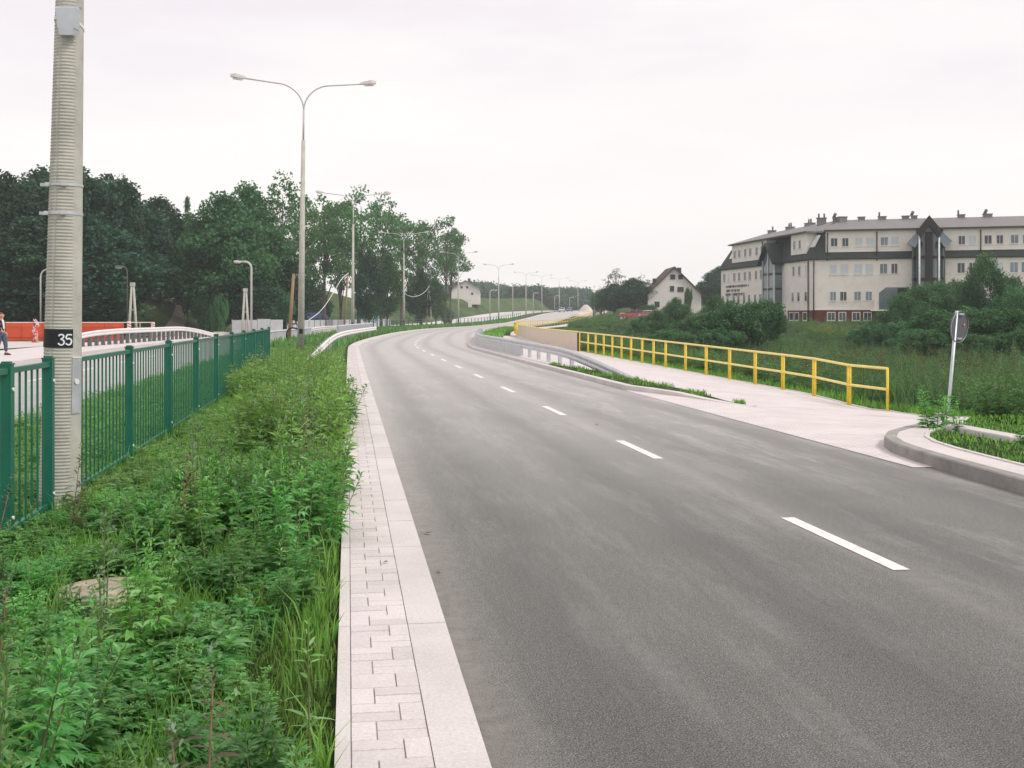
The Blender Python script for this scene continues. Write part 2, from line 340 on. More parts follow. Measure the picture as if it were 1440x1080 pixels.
def ground(X, Y):
    sh = np.shape(X); X = np.asarray(X, float).ravel(); Y = np.asarray(Y, float).ravel(); S, T = xy2st(X, Y); z0 = zp(S); w = Wd(S)
    br = np.interp(Y, [0, 25, 80, 110, 135, 146, 180, 230, 300, 450, 700], [-.55, -.8, -1.1, -.6, .85, 1.0, 1.4, 2.4, 4, 6, 9])
    bl = np.interp(Y, [0, 90, 120, 190, 215, 260, 330, 450, 700], [0, 0, -.2, -.2, 1.0, 4.5, 7, 9, 12])
    z = np.where(T < -.3, z0 + .05, z0 - .1)
    z = z0 + .05 - .16 * smooth(-.5, -.1, T)
    z = z - .15 * smooth(-5.05, -5.45, T)                     # left carriageway lies on sheets of its own
    left = smooth(-17.5, -26, T); z = np.where(T < -17, (1 - left) * (z0 - .1) + left * bl, z)
    bank = smooth(-34, -44, X) * smooth(98, 135, Y) * 4.2; z = z + np.where(Y < 250, bank, bank * np.clip((300 - Y) / 50, 0, 1)) * (T < -17)
    # right side
    tr = np.where(S < 13.3, w + .25, np.where(S < 100, tout(S), w + 3))
    edge = np.where(S < 13.3, z0 + .1, zwalk(S, T) - 0.0)
    grassy = smooth(tr - .05, tr + .35, T)
    zr = np.where(T > w, zwalk(S, np.minimum(T, tr + .3)) - .10 + .11 * grassy + np.where(S < 14, .07, 0) * grassy, z)
    zr = np.where((S > 100) & (T > w), z0 - .06 + 0 * T, zr)
    width = np.where(S < 100, 4.5, 12); k = smooth(tr + 1.2, tr + 1.2 + width, T)
    zr = np.where(T > w, zr * (1 - k) + br * k, z)
    return zr.reshape(sh)
def gz(x, y): return float(ground(np.array([x]), np.array([y]))[0])
# ------------------------------------------------------------------ ground and roads
gx = np.concatenate([-np.geomspace(330, 24.4, 46), np.arange(-24, 12, .32), np.geomspace(12.3, 330, 60)])
gy = np.concatenate([np.arange(-14, 84, .6), np.geomspace(84.7, 900, 130)])
GX, GY = np.meshgrid(gx, gy); GZ = ground(GX, GY)
nx, ny = len(gx), len(gy)
idx = np.arange(nx * ny).reshape(ny, nx)
Q = np.stack([idx[:-1, :-1], idx[:-1, 1:], idx[1:, 1:], idx[1:, :-1]], -1).reshape(-1, 4)
o = link('ground', mesh_np('ground', np.stack([GX, GY, GZ], -1).reshape(-1, 3), Q, mat=M_GROUND, smooth=True))
tag(o, 'grassy ground around the two roads, rising to the hill', 'ground', kind='structure')
def sheet(name, ss, t0, t1, zf, mat, nt_=8, label=None, cat=None):
    """a sheet following the road: t0(s), t1(s), zf(s, t)"""
    ss = np.asarray(ss, float); k = np.linspace(0, 1, nt_ + 1); S = np.repeat(ss[:, None], nt_ + 1, 1)
    T = t0(ss)[:, None] * (1 - k) + t1(ss)[:, None] * k; X, Y = st(S, T); Z = zf(S, T)
    n = len(ss); idx = np.arange(n * (nt_ + 1)).reshape(n, nt_ + 1)
    Q = np.stack([idx[:-1, :-1], idx[:-1, 1:], idx[1:, 1:], idx[1:, :-1]], -1).reshape(-1, 4)
    o = link(name, mesh_np(name, np.stack([X, Y, Z], -1).reshape(-1, 3), Q, mat=mat, smooth=True, uv=np.stack([T, S], -1).reshape(-1, 2)))
    return tag(o, label, cat, kind='structure')
def sweep(mb, ss, prof):
    """a kerb-like profile [(t(s), z)] swept along the road"""
    rings = []
    for s in ss:
        r = []
        for tf, z in prof:
            t = tf(s) if callable(tf) else tf; x, y = st(s, t); r.append((float(x), float(y), float(zp(s)) + z))
        rings.append(r)
    mb.loft(rings, closed=False, cap=False)
c_ = lambda v: (lambda s: np.full(np.shape(s), float(v)))
SS = np.concatenate([np.arange(-12, 120, 1.0), np.arange(120, 700, 4.0)])
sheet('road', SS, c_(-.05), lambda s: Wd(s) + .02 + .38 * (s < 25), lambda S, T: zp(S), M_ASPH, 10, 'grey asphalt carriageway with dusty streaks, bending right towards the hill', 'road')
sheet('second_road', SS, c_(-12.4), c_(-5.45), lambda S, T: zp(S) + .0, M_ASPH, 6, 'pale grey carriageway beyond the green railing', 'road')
sheet('left_footpath', SS[:260], c_(-17.2), c_(-12.55), lambda S, T: zp(S) + .08, M_WALK, 4, 'pale footpath along the far side of the second carriageway', 'footpath')
mb = MB()
for t0, t1 in ((-5.45, -5.25), (-12.6, -12.4)):
    sweep(mb, SS[:200], [(t0, -.1), (t0, .11), (t1, .11), (t1, -.1)])
tag(mb.build('second_road_kerb', M_KERB), 'pale kerbs of the second carriageway', 'kerb', kind='structure')
yard = MB(); n = 14
pts = [[(-60 + 34 * i / n, 36 + 38 * j / n) for i in range(n + 1)] for j in range(n + 1)]
V = [(x, y, .0) for r in pts for x, y in r]
V = [(x, y, max(.02, float(z)) + .05) for (x, y, _), z in zip(V, ground(np.array([v[0] for v in V]), np.array([v[1] for v in V])))]
fs = []
for j in range(n):
    for i in range(n):
        a = j * (n + 1) + i
        S_, T_ = xy2st([V[a + 1][0]], [V[a + 1][1]])
        if T_[0] < -16.6: fs.append((a, a + 1, a + n + 2, a + n + 1))
yard.add(V, fs)
tag(yard.build('concrete_yard', M_YARD), 'pale sandy yard in front of the orange barrier', 'yard', kind='structure')
# kerb strip on the left: kerb slabs, laid pavers, edging
ss = np.arange(-3, 66, .5); mb = MB()
for k in range(-3, 64):
    a, b = k + .0, k + .994
    dz = random.uniform(-.002, .002)
    q = [st(a, -.199), st(a, 0.0), st(b, 0.0), st(b, -.199)]
    mb.prism([(float(x), float(y)) for x, y in q], -.12, .10 + dz)
mb2 = MB()
for k in range(-15, 315):
    v0 = k * .2; g = .0020
    rects = [(.0, .1, 0, .2), (.1, .3, 0, .1), (.1, .3, .1, .2)] if k % 2 == 0 else [(.2, .3, 0, .2), (0, .2, 0, .1), (0, .2, .1, .2)]
    for u0, u1, w0, w1 in rects:
        q = [st(v0 + w0 + g, -.50 + u0 + g), st(v0 + w0 + g, -.50 + u1 - g), st(v0 + w1 - g, -.50 + u1 - g), st(v0 + w1 - g, -.50 + u0 + g)]
        dz = random.uniform(-.003, .002); q = [(float(x), float(y)) for x, y in q]
        cx = sum(p[0] for p in q) / 4; cy = sum(p[1] for p in q) / 4
        inn = [(cx + (x - cx) * .975, cy + (y - cy) * .975) for x, y in q]
        b = len(mb2.v)
        mb2.add([(x, y, .04) for x, y in q] + [(x, y, .093 + dz) for x, y in q] + [(x, y, .0975 + dz) for x, y in inn],
                [(0, 1, 5, 4), (1, 2, 6, 5), (2, 3, 7, 6), (3, 0, 4, 7), (4, 5, 9, 8), (5, 6, 10, 9), (6, 7, 11, 10), (7, 4, 8, 11), (8, 9, 10, 11)])
for k in range(-3, 64):
    q = [st(k + .002, -.56), st(k + .002, -.5015), st(k + .996, -.5015), st(k + .996, -.56)]
    mb.prism([(float(x), float(y)) for x, y in q], -.12, .102 + random.uniform(-.004, .004))
tag(mb2.build('pavement_pavers', M_PAVE), 'narrow strip of pale concrete pavers along the left edge of the road', 'pavement', kind='structure')
tag(mb.build('pavement_kerb', M_KERB), 'pale flat kerb slabs and edging beside the laid pavers', 'kerb', kind='structure')
mb = MB(); sweep(mb, np.arange(-3, 63, .5), [(-.505, .088), (-.188, .088)])
tag(mb.build('pavement_bed', M_JOINT), 'sand joints between the pale pavers', 'pavement', kind='structure')
mb = MB(); sweep(mb, np.concatenate([np.arange(63, 160, 2.), np.arange(160, 640, 5.)]), [(-.55, -.1), (-.55, .10), (0, .10), (0, -.1)])
tag(mb.build('far_kerb', M_KERB), 'pale kerb running on round the bend, left side', 'kerb', kind='structure')
# markings
mb = MB()
for k in range(-1, 40):
    s0 = 7.2 + 6 * k
    for a in np.arange(0, 2, .5):
        q = [st(s0 + a, 3.14), st(s0 + a, 3.26), st(s0 + a + .5, 3.26), st(s0 + a + .5, 3.14)]
        b = mb.add([(float(x), float(y), float(zp(s0 + a)) + .004) for x, y in q], [(0, 1, 2, 3)])
    for a in (0, 1.0):
        q = [st(s0 + a, -8.98), st(s0 + a, -8.84), st(s0 + a + 1, -8.84), st(s0 + a + 1, -8.98)]
        mb.add([(float(x), float(y), float(zp(s0 + a)) + .005) for x, y in q], [(0, 1, 2, 3)])
tag(mb.build('road_markings', M_PAINT), 'white dashed centre lines painted on the roads', 'markings', kind='structure')
# right side: kerb corner, verge strip, apron, island, footway
def gpt(x, y, z): a, b = gnd(x, y, z); return Vector((a, b))
corner = [Vector((float(a), float(b))) for a, b in [st(s, Wd(s)) for s in np.arange(-10, 9.6, 1.0)]] + \
    [Vector(p) for p in [(4.88, 11.6), (4.80, 12.6), (4.76, 13.4), (4.78, 14.1), (4.90, 14.75), (5.18, 15.45), (5.68, 16.2), (6.35, 17.1), (7.0, 18.4), (7.5, 19.9)]]
def zcorner(p):
    S_, T_ = xy2st([p.x], [p.y]); return float(zwalk(S_, T_)[0])
def band(mb, path, prof):
    rings = []
    for i, p in enumerate(path):
        d = (path[min(i + 1, len(path) - 1)] - path[max(i - 1, 0)]).normalized(); nrm = Vector((d.y, -d.x))
        z = zcorner(p); rings.append([(p.x + nrm.x * a, p.y + nrm.y * a, z + h) for a, h in prof])
    mb.loft(rings, closed=False, cap=False)
mb = MB(); band(mb, corner, [(0, -.12), (0, .13), (.015, .145), (.15, .147), (.15, .1)])
tag(mb.build('right_kerb', M_KSTONE), 'grey raised kerb curving into the right-hand entrance', 'kerb', kind='structure')
mb = MB(); band(mb, corner[:-1], [(.152, .143), (.50, .147)])
tag(mb.build('verge_pavers', M_PAVE), 'pale paved band behind the curved kerb', 'pavement', kind='structure')
mb = MB(); band(mb, corner[:-2], [(.502, .1), (.502, .162), (.56, .162), (.56, .1)])
tag(mb.build('verge_edging', M_KERB), 'thin pale edging in front of the right-hand grass', 'kerb', kind='structure')
mb = MB(); band(mb, corner[:-2], [(.56, .14), (.9, .17), (1.6, .17), (2.4, .12), (3.4, -.1), (4.6, -.75)])
tag(mb.build('verge_ground', M_GROUND), 'grassy verge corner on the right', 'ground', kind='structure')
sa = np.concatenate([np.arange(12.0, 26, .35), np.arange(26, 97, 1.0)])
offw = lambda s: .006 + .095 * smooth(25, 29, s)
sheet('footpath', sa, lambda s: Wd(s) + np.where(s > 25.6, .16, -.06), lambda s: np.maximum(tout(s) + .28 * (s < 17.5), Wd(s) + .12), lambda S, T: zwalk(S, T) + offw(S), M_WALK, 14,
      'pale paved entrance and footway between road and yellow railing', 'footpath')
mb = MB(); sf = np.concatenate([np.arange(16.2, 97, 1.0)])
rings = []
for s in sf:
    r = []
    for a, h in ((0, -.15), (0, .02), (.07, .02), (.07, -.2)):
        t = tout(s) + a; x, y = st(s, t); r.append((float(x), float(y), float(zwalk(s, t) + offw(s)) + h))
    rings.append(r)
mb.loft(rings, False, False); tag(mb.build('footpath_edging', M_KERB), 'pale edging along the footway below the yellow railing', 'kerb', kind='structure')
sg = np.concatenate([np.arange(95, 180, 2.), np.arange(180, 640, 5.)])
sheet('far_footpath', sg, lambda s: np.interp(s, [95, 150, 250, 330, 640], [10.6, 12.4, 14.4, 14.7, 14.7]), lambda s: np.interp(s, [95, 150, 250, 330, 640], [11.2, 15.0, 17.4, 17.6, 17.6]), lambda S, T: zp(S) + .1, M_WALK, 3, 'pale footway climbing beside the far part of the road', 'footpath')
mb = MB(); sweep(mb, np.concatenate([np.arange(25.6, 160, 1.), np.arange(160, 640, 5.)]), [(lambda s: Wd(s), -.1), (lambda s: Wd(s), .11), (lambda s: Wd(s) + .17, .115), (lambda s: Wd(s) + .17, -.1)])
isl = [(25.6, 5.9), (24.6, 6.15), (23.6, 6.5), (22.6, 6.82), (21.6, 7.12), (21.25, 7.3)]
rings = []
for s, t in isl:
    rings.append([(float(st(s, t + a)[0]), float(st(s, t + a)[1]), float(zwalk(s, t)) + h) for a, h in ((0, -.1), (0, .11 - .105 * float(smooth(24.8, 21.6, s))), (.16, .115 - .108 * float(smooth(24.8, 21.6, s))), (.16, -.1))])
mb.loft(rings, False, False)
tag(mb.build('island_kerb', M_KERB), 'grey kerb of the grassy island, running on below the right guardrail', 'kerb', kind='structure')
si = np.arange(21.3, 37, .4)
isl_l = lambda s: np.interp(s, [21.3, 21.6, 22.6, 23.6, 24.6, 25.6, 37], [7.4, 7.27, 6.97, 6.65, 6.3, 6.07, 6.07])
isl_r = lambda s: np.interp(s, [21.3, 22.5, 25, 33, 37], [7.42, 7.25, 7.05, 6.9, 6.15])
o = sheet('island_ground', si, isl_l, isl_r, lambda S, T: zwalk(S, T) + .115 - .105 * smooth(24.8, 21.6, S), M_GROUND, 4, 'narrow weedy island between the kerb and the footway', 'ground')
# concrete slab lying in the right verge
def thing_box(name, c, d, mat, label, cat, rz=0, group=None):
    mb = MB(); mb.box((0, 0, d[2] / 2), d); o = mb.build(name, mat); o.location = c; o.rotation_euler = (0, 0, rz)
    bv = o.modifiers.new('bevel', 'BEVEL'); bv.width = .02; bv.segments = 2
    return tag(o, label, cat, group)
thing_box('concrete_slab', (6.12, 14.5, .13), (1.5, .24, .12), M_KERB, 'pale concrete slab lying in the grass below the round sign', 'slab', R(-82))
mb = MB(); mb.loft([[(r * math.cos(a), r * math.sin(a), z) for a in np.linspace(0, 2 * math.pi, 40, endpoint=False)] for r, z in ((.31, -.25), (.31, .0), (.295, .02), (.22, .028), (.21, .018), (.04, .03))], True, True)
o = mb.build('manhole_cover', M_MANH); o.location = (-2.42, 6.72, .07); tag(o, 'round weathered concrete manhole cover half hidden in the weeds', 'manhole cover')

# ------------------------------------------------------------------ green railings
def green_fence(posts_s, t0, label, zb=.05, tall=True, group=None, bars=True, mat=M_GREEN, joints=None):
    s0 = posts_s[0]; x0, y0 = st(s0, t0(s0)); base = Vector((float(x0), float(y0), zb + float(zp(s0))))
    root = empty('green_railing' if mat is M_GREEN else 'railing', base, label, 'railing', group)
    def P(s, z): x, y = st(s, t0(s)); return Vector((float(x), float(y), float(zp(s)) + zb + z)) - base
    for i, s in enumerate(posts_s):
        p = P(s, 0); a = -heading(s); mb = MB(); mb.box((p.x, p.y, p.z + .57), (.08, .08, 1.5), a); mb.box((p.x, p.y, p.z + 1.325), (.092, .092, .012), a); mb.box((p.x, p.y, p.z + 1.337), (.06, .06, .014), a)
        po = mb.build('post', mat, root)
        if tall and i < 7:
            for z in (.21, 1.14):
                b = MB(); d = Vector((math.cos(-a), -math.sin(-a), 0)); b.tube([p + Vector((0, 0, z)) + d * .038, p + Vector((0, 0, z)) + d * .052], .014, 8); b.build('bolt', M_BOLT, po)
    for a, b in zip(posts_s[:-1], posts_s[1:]):
        mb = MB(); n = max(2, round((b - a) / .172)); ang = -heading((a + b) / 2); ln = b - a - .1; m = (P(a, 0) + P(b, 0)) / 2
        slope = math.atan2(P(b, 0).z - P(a, 0).z, b - a)
        mb.box((m.x, m.y, m.z + .115), (.042, ln, .03), ang, slope); mb.box((m.x, m.y, m.z + 1.275), (.052, ln, .04), ang, slope)
        if bars:
            for k in range(1, n): q = P(a + (b - a) * k / n, 0); mb.box((q.x, q.y, q.z + .69), (.0145, .0145, 1.13), ang)
        mb.build('barred_panel', mat, root)
    return root
tf = lambda s: -2.96 + 0 * s
green_fence([4.6, 7.3, 8.63, 9.77], tf, 'green barred railing section at the left edge, ending at the numbered concrete pole')
gs = [10.59] + [13.22 + 2.8 * k for k in range(9)]
green_fence(gs, tf, 'long green barred railing running from the concrete pole along the weedy median')
green_fence([104 + 4 * k for k in range(44)], lambda s: -2.1 + 0 * s, 'far pale green railing following the bend past the lamp posts', bars=False, tall=False)

# ------------------------------------------------------------------ concrete pole with the painted number
PX, PY = gnd(88.5, 724); POLE = Vector((PX - .03, PY, .03))
def prad(z): return .172 - .0128 * z if z < 4.6 else .1131 - .006 * (z - 4.6)
root = empty('concrete_pole', POLE, 'ribbed concrete pole with a black painted band numbered 35', 'utility pole'); root.rotation_euler = (0, R(1.15), 0)
mb = MB(); nseg = 48; zs = np.arange(-.4, 9.2, .0072); rings = []
for k, z in enumerate(zs):
    ph = (k % 4); r = prad(z); ring = []
    for i in range(nseg):
        a = 2 * math.pi * i / nseg
        rib = .0 if (-.66 < ((a + math.pi) % (2 * math.pi)) - math.pi < .5) else (-.0030, -.0038, 0, .0008)[ph]
        if abs(((a + math.pi / 2 + .28 + math.pi) % (2 * math.pi)) - math.pi) < .07: rib = -.006
        ring.append((r * math.cos(a) + rib * math.cos(a), r * math.sin(a) + rib * math.sin(a), z))
    rings.append(ring)
mb.loft(rings, True, True); mb.build('shaft', M_CONC, root)
def onpole(a, z, off): r = prad(z) + off; return Vector((r * math.cos(a), r * math.sin(a), z))
def patch(a0, a1, z0, z1, off, mat, name, parent, n=14):
    mb = MB(); mb.loft([[onpole(a, z, o_) for z, o_ in ((z0, -.004), (z0, off), (z1, off), (z1, -.004))] for a in np.linspace(a0, a1, n)], True, True); return mb.build(name, mat, parent)
zc = H - (474 - HY) / F * PY - POLE.z
bandp = patch(R(-205), R(-37), zc - .088, zc + .072, .004, M_BLACK, 'number_band', root)
def stroke(pts, a0, z0, w, parent):
    mb = MB(); P = catmull([(x, y, 0) for x, y in pts], .006)
    L_, R_ = [], []
    for i in range(len(P)):
        d = P[min(i + 1, len(P) - 1)] - P[max(i - 1, 0)]; d = d / max(np.linalg.norm(d), 1e-6); ww = w * (.8 + .35 * random.random())
        for lst, sg in ((L_, 1), (R_, -1)):
            u = P[i][0] - d[1] * ww * sg; v = P[i][1] + d[0] * ww * sg; lst.append((u, v))
    f = lambda u, v, o_: onpole(a0 + u / prad(z0), z0 + v, o_)
    mb.loft([[f(*l, .0035), f(*l, .0062), f(*r, .0062), f(*r, .0035)] for l, r in zip(L_, R_)], True, True); return mb
s3 = [(-.024, .030), (-.012, .042), (.008, .042), (.016, .028), (.008, .012), (-.006, .004), (.012, -.004), (.020, -.022), (.010, -.042), (-.010, -.044), (-.026, -.030)]
s5 = [(.026, .042), (-.012, .040), (-.018, .008), (.004, .010), (.020, -.002), (.022, -.022), (.008, -.042), (-.014, -.040), (-.022, -.030)]
for k, (p, a) in enumerate(((s3, -72), (s5, -51))):
    stroke(p, R(a), zc - .018, .0062, bandp).build('painted_digit', M_NUM, bandp)
# steel bands, hooks, upper box, lower plate with a pale disc
for yy in (261, 301):
    zz = H - (yy - HY) / F * PY - POLE.z; mb = MB()
    mb.loft([[onpole(a, z, o_) for z, o_ in ((zz - .011, -.006), (zz - .011, .005), (zz + .011, .005), (zz + .011, -.006))] for a in np.linspace(0, 2 * math.pi, 40)], True, False)
    p = onpole(R(180), zz, .0); mb.box((p.x - .02, p.y - .04, zz), (.10, .012, .028)); mb.tube([(p.x - .05, p.y - .05, zz), (p.x - .05, p.y - .01, zz)], .006)
    p = onpole(R(-140), zz, .01); mb.box((p.x, p.y, zz), (.06, .02, .03), R(40)); p = onpole(R(-75), zz, .01); mb.box((p.x, p.y, zz), (.05, .02, .03), R(15))
    mb.build('steel_band', M_GALV, root)
zz = H - (36 - HY) / F * PY - POLE.z
bx = MB(); cxp = onpole(R(-72), zz, .03)
w_ = lambda wt, z, y: [(cxp.x - wt, cxp.y + .03, z), (cxp.x + wt, cxp.y + .03, z), (cxp.x + wt * .86, cxp.y - y, z), (cxp.x - wt * .86, cxp.y - y, z)]
bx.loft([w_(.066, zz - .125, .045), w_(.075, zz - .07, .05), w_(.082, zz - .065, .05), w_(.10, zz + .10, .06), w_(.108, zz + .125, .02)], True, True)
bx.build('cable_box', M_GALV, root)
mb = MB(); zz2 = zz + .045
mb.loft([[onpole(a, z - .05 * max(0, a + 1.2), o_) for z, o_ in ((zz2 - .013, -.004), (zz2 - .013, .006), (zz2 + .013, .006), (zz2 + .013, -.004))] for a in np.linspace(R(-200), R(20), 24)], True, True)
mb.build('strap', M_WHITE, root)
z0p = H - (580 - HY) / F * PY - POLE.z; z1p = H - (503 - HY) / F * PY - POLE.z
pl = patch(R(-39), R(0), z0p, z1p, .008, M_GALV, 'cover_plate', root, 8)
patch(R(-39), R(0), z1p + .002, z1p + .012, .012, M_WHITE, 'plate_lip', pl, 8)
mb = MB(); q = onpole(R(-24), z1p - .2, .006); d = Vector((math.cos(R(-24)), math.sin(R(-24)), 0)); mb.tube([q, q + d * .012], .024, 16); mb.build('pale_disc', M_WHITE, pl)

# ------------------------------------------------------------------ street lamps
def lamp_head(mb, lens, p, d, up=.10):
    d = Vector(d).normalized(); a = Vector((-d.y, d.x, 0)).normalized(); u = Vector((0, 0, 1))
    d2 = (d + Vector((0, 0, up))).normalized()
    R_ = lambda k, w, h0, h1: [p + d2 * k + a * w + u * h0, p + d2 * k - a * w + u * h0, p + d2 * k - a * w * .6 + u * h1, p + d2 * k + a * w * .6 + u * h1]
    mb.loft([R_(-.06, .06, -.03, .03), R_(.1, .11, -.06, .08), R_(.45, .16, -.06, .12), R_(.66, .10, -.05, .07)], True, True)
    q = p + d2 * .34 - u * .075; lens.loft([[q + d2 * k + a * w - u * z for k, w in ((-.2, -.1), (.22, -.12), (.22, .12), (-.2, .1))] for z in (0, .05)], True, True)
def double_lamp(X, Y, z, rz, Ht, label, lean=0, thick=1.0, group=None):
    root = empty('street_lamp', (X, Y, z), label, 'street lamp', group, rz); root.rotation_euler = (0, lean, rz)
    mb = MB(); mb.tube([(0, 0, -.3), (0, 0, Ht * .785)], [.165 * thick, .085 * thick], 14); mb.build('concrete_post', M_CONC, root)
    mb = MB(); mb.tube([(0, 0, Ht * .785), (0, 0, Ht * .90)], .045 * thick, 10)
    mb.build('steel_tube', M_LAMP, root)
    mb = MB(); mb.box((0, -.16, 1.0), (.16, .03, .22)); mb.build('number_plate', M_BLACK, root)
    for sg in (1, -1):
        pts = [(0, 0, Ht * .895)] + [(sg * (1.25 - 1.25 * math.cos(t)) , 0, Ht * .895 + (Ht * .0965) * math.sin(t)) for t in np.linspace(.15, math.pi / 2, 9)] + [(sg * 2.62, 0, Ht * 1.003)]
        mb = MB(); mb.tube(pts, .033 * thick, 8); arm = mb.build('arm', M_LAMP, root)
        mb, ln = MB(), MB(); lamp_head(mb, ln, Vector((sg * 2.6, 0, Ht * 1.005)), (sg, 0, 0)); hd = mb.build('lamp_head', M_LAMP, arm); ln.build('lens', M_LENS, hd)
    return root
LAMPS = [(-9.62, 51, .05, .012, 12.35, 'nearest double-armed street lamp, on a tall concrete post in the weedy median'),
         (-13.95, 98, .05, .006, 12.4, 'second double-armed street lamp, standing before the airy trees'),
         (-14.0, 145, .05, 0, 12.5, 'third double-armed street lamp, shown against the thinner trees'),
         (-9.0, 188, .05, 0, 12.4, 'fourth double-armed street lamp, in front of the white hill house'),
         (-2.8, 235, .4, 0, 12.2, 'fifth double-armed street lamp, faint against the sky beyond the hill house')]
for i, (X, Y, z, ln, Ht, lab) in enumerate(LAMPS):
    s, t = xy2st([X], [Y]); double_lamp(X, Y, z, -heading(s[0]) + (R(2), R(4), R(3), 0, 0)[i], Ht, lab, ln)
for s in (296, 345, 392, 440):
    x, y = st(s, -2.7); double_lamp(float(x), float(y), float(zp(s)), -heading(s), 11.6, 'pale double-armed lamp, one of a row shrinking away up the far road', 0, 1.0, 'far double-armed lamps')
def single_lamp(p, Ht, rz, label, rad=.06, reach=.75, mat=M_LAMP, group=None):
    root = empty('lamp_post', p, label, 'street lamp', group, rz)
    mb = MB(); r = min(.5, reach)
    mb.tube([(0, 0, -.2), (0, 0, Ht - .55)] + [(-r + r * math.cos(t), 0, Ht - .55 + .55 * math.sin(t)) for t in np.linspace(.2, 1.5, 7)] + [(-reach, 0, Ht + .0)], rad, 8)
    mb.build('post', mat, root)
    hb, lb = MB(), MB(); lamp_head(hb, lb, Vector((-reach, 0, Ht)), (-1, 0, 0), 0); h = hb.build('lamp_head', mat, root); lb.build('lens', M_LENS, h)
    return root
def gat(x, y, Y, dz=0):   # ground point under picture column x at depth Y
    X = (x - 720) / F * Y; return Vector((X, Y, gz(X, Y) + dz))
p = gat(353.5, 0, 90); single_lamp(p, H + 77 / F * 90 - p.z, 0, 'slim pale lamp post with one short curved arm, right of the two leaning posts', .085)
p = gat(57, 0, 80); single_lamp(p, H + 66 / F * 80 - p.z, R(180), 'slim lamp post just left of the numbered concrete pole', .06, .6)
p = gat(179, 0, 87); single_lamp(p, H + 70 / F * 87 - p.z, 0, 'thin dark lamp post in front of the forest beside the leaning posts', .045, .3, M_DGREY)
for x, yt, Y, lab in ((689, 408, 245, 'pale lamp post right of the white hill house'), (721, 402, 262, 'pale lamp post before the far wood, left one of a close pair'),
                      (750, 412, 330, 'thin pale lamp post standing alone before the far wood'), (780, 416, 370, 'pale lamp post near the crest of the far road'),
                      (801, 418, 410, 'farthest pale lamp post, above the blue car')):
    p = gat(x, 0, Y); single_lamp(p, H + (HY - yt) / F * Y - p.z, R(180), lab, .11, .9)
for x, lab in ((836, 'pale flagpole leftmost of three by the right-hand trees'), (844, 'pale flagpole in the middle of three by the right-hand trees'), (849.5, 'pale flagpole rightmost of three by the right-hand trees')):
    p = gat(x, 0, 262); mb = MB(); mb.tube([(0, 0, -.2), (0, 0, H + 42 / F * 262 - p.z)], [.16, .11], 8); mb.tube([(0, 0, H + 42 / F * 262 - p.z), (0, 0, H + 43 / F * 262 - p.z)], .2, 8)
    o = mb.build('flagpole', M_WHITE); o.location = p; tag(o, lab, 'flagpole')
# leaning posts in pairs, old wooden pole, cables
def a_frame(x, yt, yb, Y, half, label):
    p = gat(x, 0, Y); root = empty('a_frame_pole', p, label, 'pole'); zt = H + (HY - yt) / F * Y - p.z
    for sg in (-1, 1):
        mb = MB(); mb.tube([(sg * half, 0, -.3), (sg * .06, 0, zt)], [.12, .085], 8); mb.build('leg', M_CONC, root)
    mb = MB(); mb.box((0, 0, zt), (.34, .2, .3)); mb.box((0, 0, zt * .55), (half * .95, .08, .08)); mb.build('crosspiece', M_CONC, root)
a_frame(186.5, 400, 463, 84, .34, 'pair of pale concrete posts leaning together in front of the forest, taller one')
a_frame(345, 408, 463, 92, .30, 'pair of pale concrete posts leaning together beside the curved lamp post')
a_frame(603, 402, 446, 190, .5, 'distant pair of leaning posts under the thin trees by the bend')
def wood_pole(x, xt, yt, Y, label, rad):
    p = gat(x, 0, Y); mb = MB(); top = at(xt, yt, Y) - p; mb.tube([(0, 0, -.3), top * .5 + Vector((.02, 0, 0)), top], [rad, rad * .9, rad * .75], 9)
    o = mb.build('wooden_pole', M_WOOD); o.location = p; tag(o, label, 'pole'); return o
wood_pole(405.5, 413, 385, 69, 'brown leaning wooden pole just left of the nearest street lamp', .115)
wood_pole(483.5, 489, 385, 128, 'slender brown wooden pole left of the second street lamp', .12)
def cable(name, pts, r, mat, label):
    mb = MB(); mb.tube([Vector(p) for p in catmull([tuple(p) for p in pts], .4)], r, 6); tag(mb.build(name, mat), label, 'cable')
cable('cable', [at(490, 384, 128), at(480, 393, 126), at(468, 413, 124), at(451, 437, 121), at(430, 453, 118)], .042, M_CABLE, 'thick pale cable hanging from the wooden pole to the hoarding')
cable('cable', [at(604, 402, 189), at(598, 410, 187), at(588, 416, 184), at(575, 416, 178), at(565, 409, 172)], .038, M_CABLE, 'short pale cable sagging from the distant leaning posts')
cable('cable', [at(565, 409, 172), at(561, 418, 168), at(552, 427, 165), at(538, 430, 160), at(522, 428, 156)], .034, M_CABLE, 'pale cable drooping in front of the trees left of the third street lamp')
cable('cable', [at(405, 484, 68.7), at(403, 472, 68.6), at(405, 464, 68.6), at(411, 461, 68.6), at(420, 463, 68.6)], .05, M_RUBBER, 'black cable loop at the foot of the leaning wooden pole')

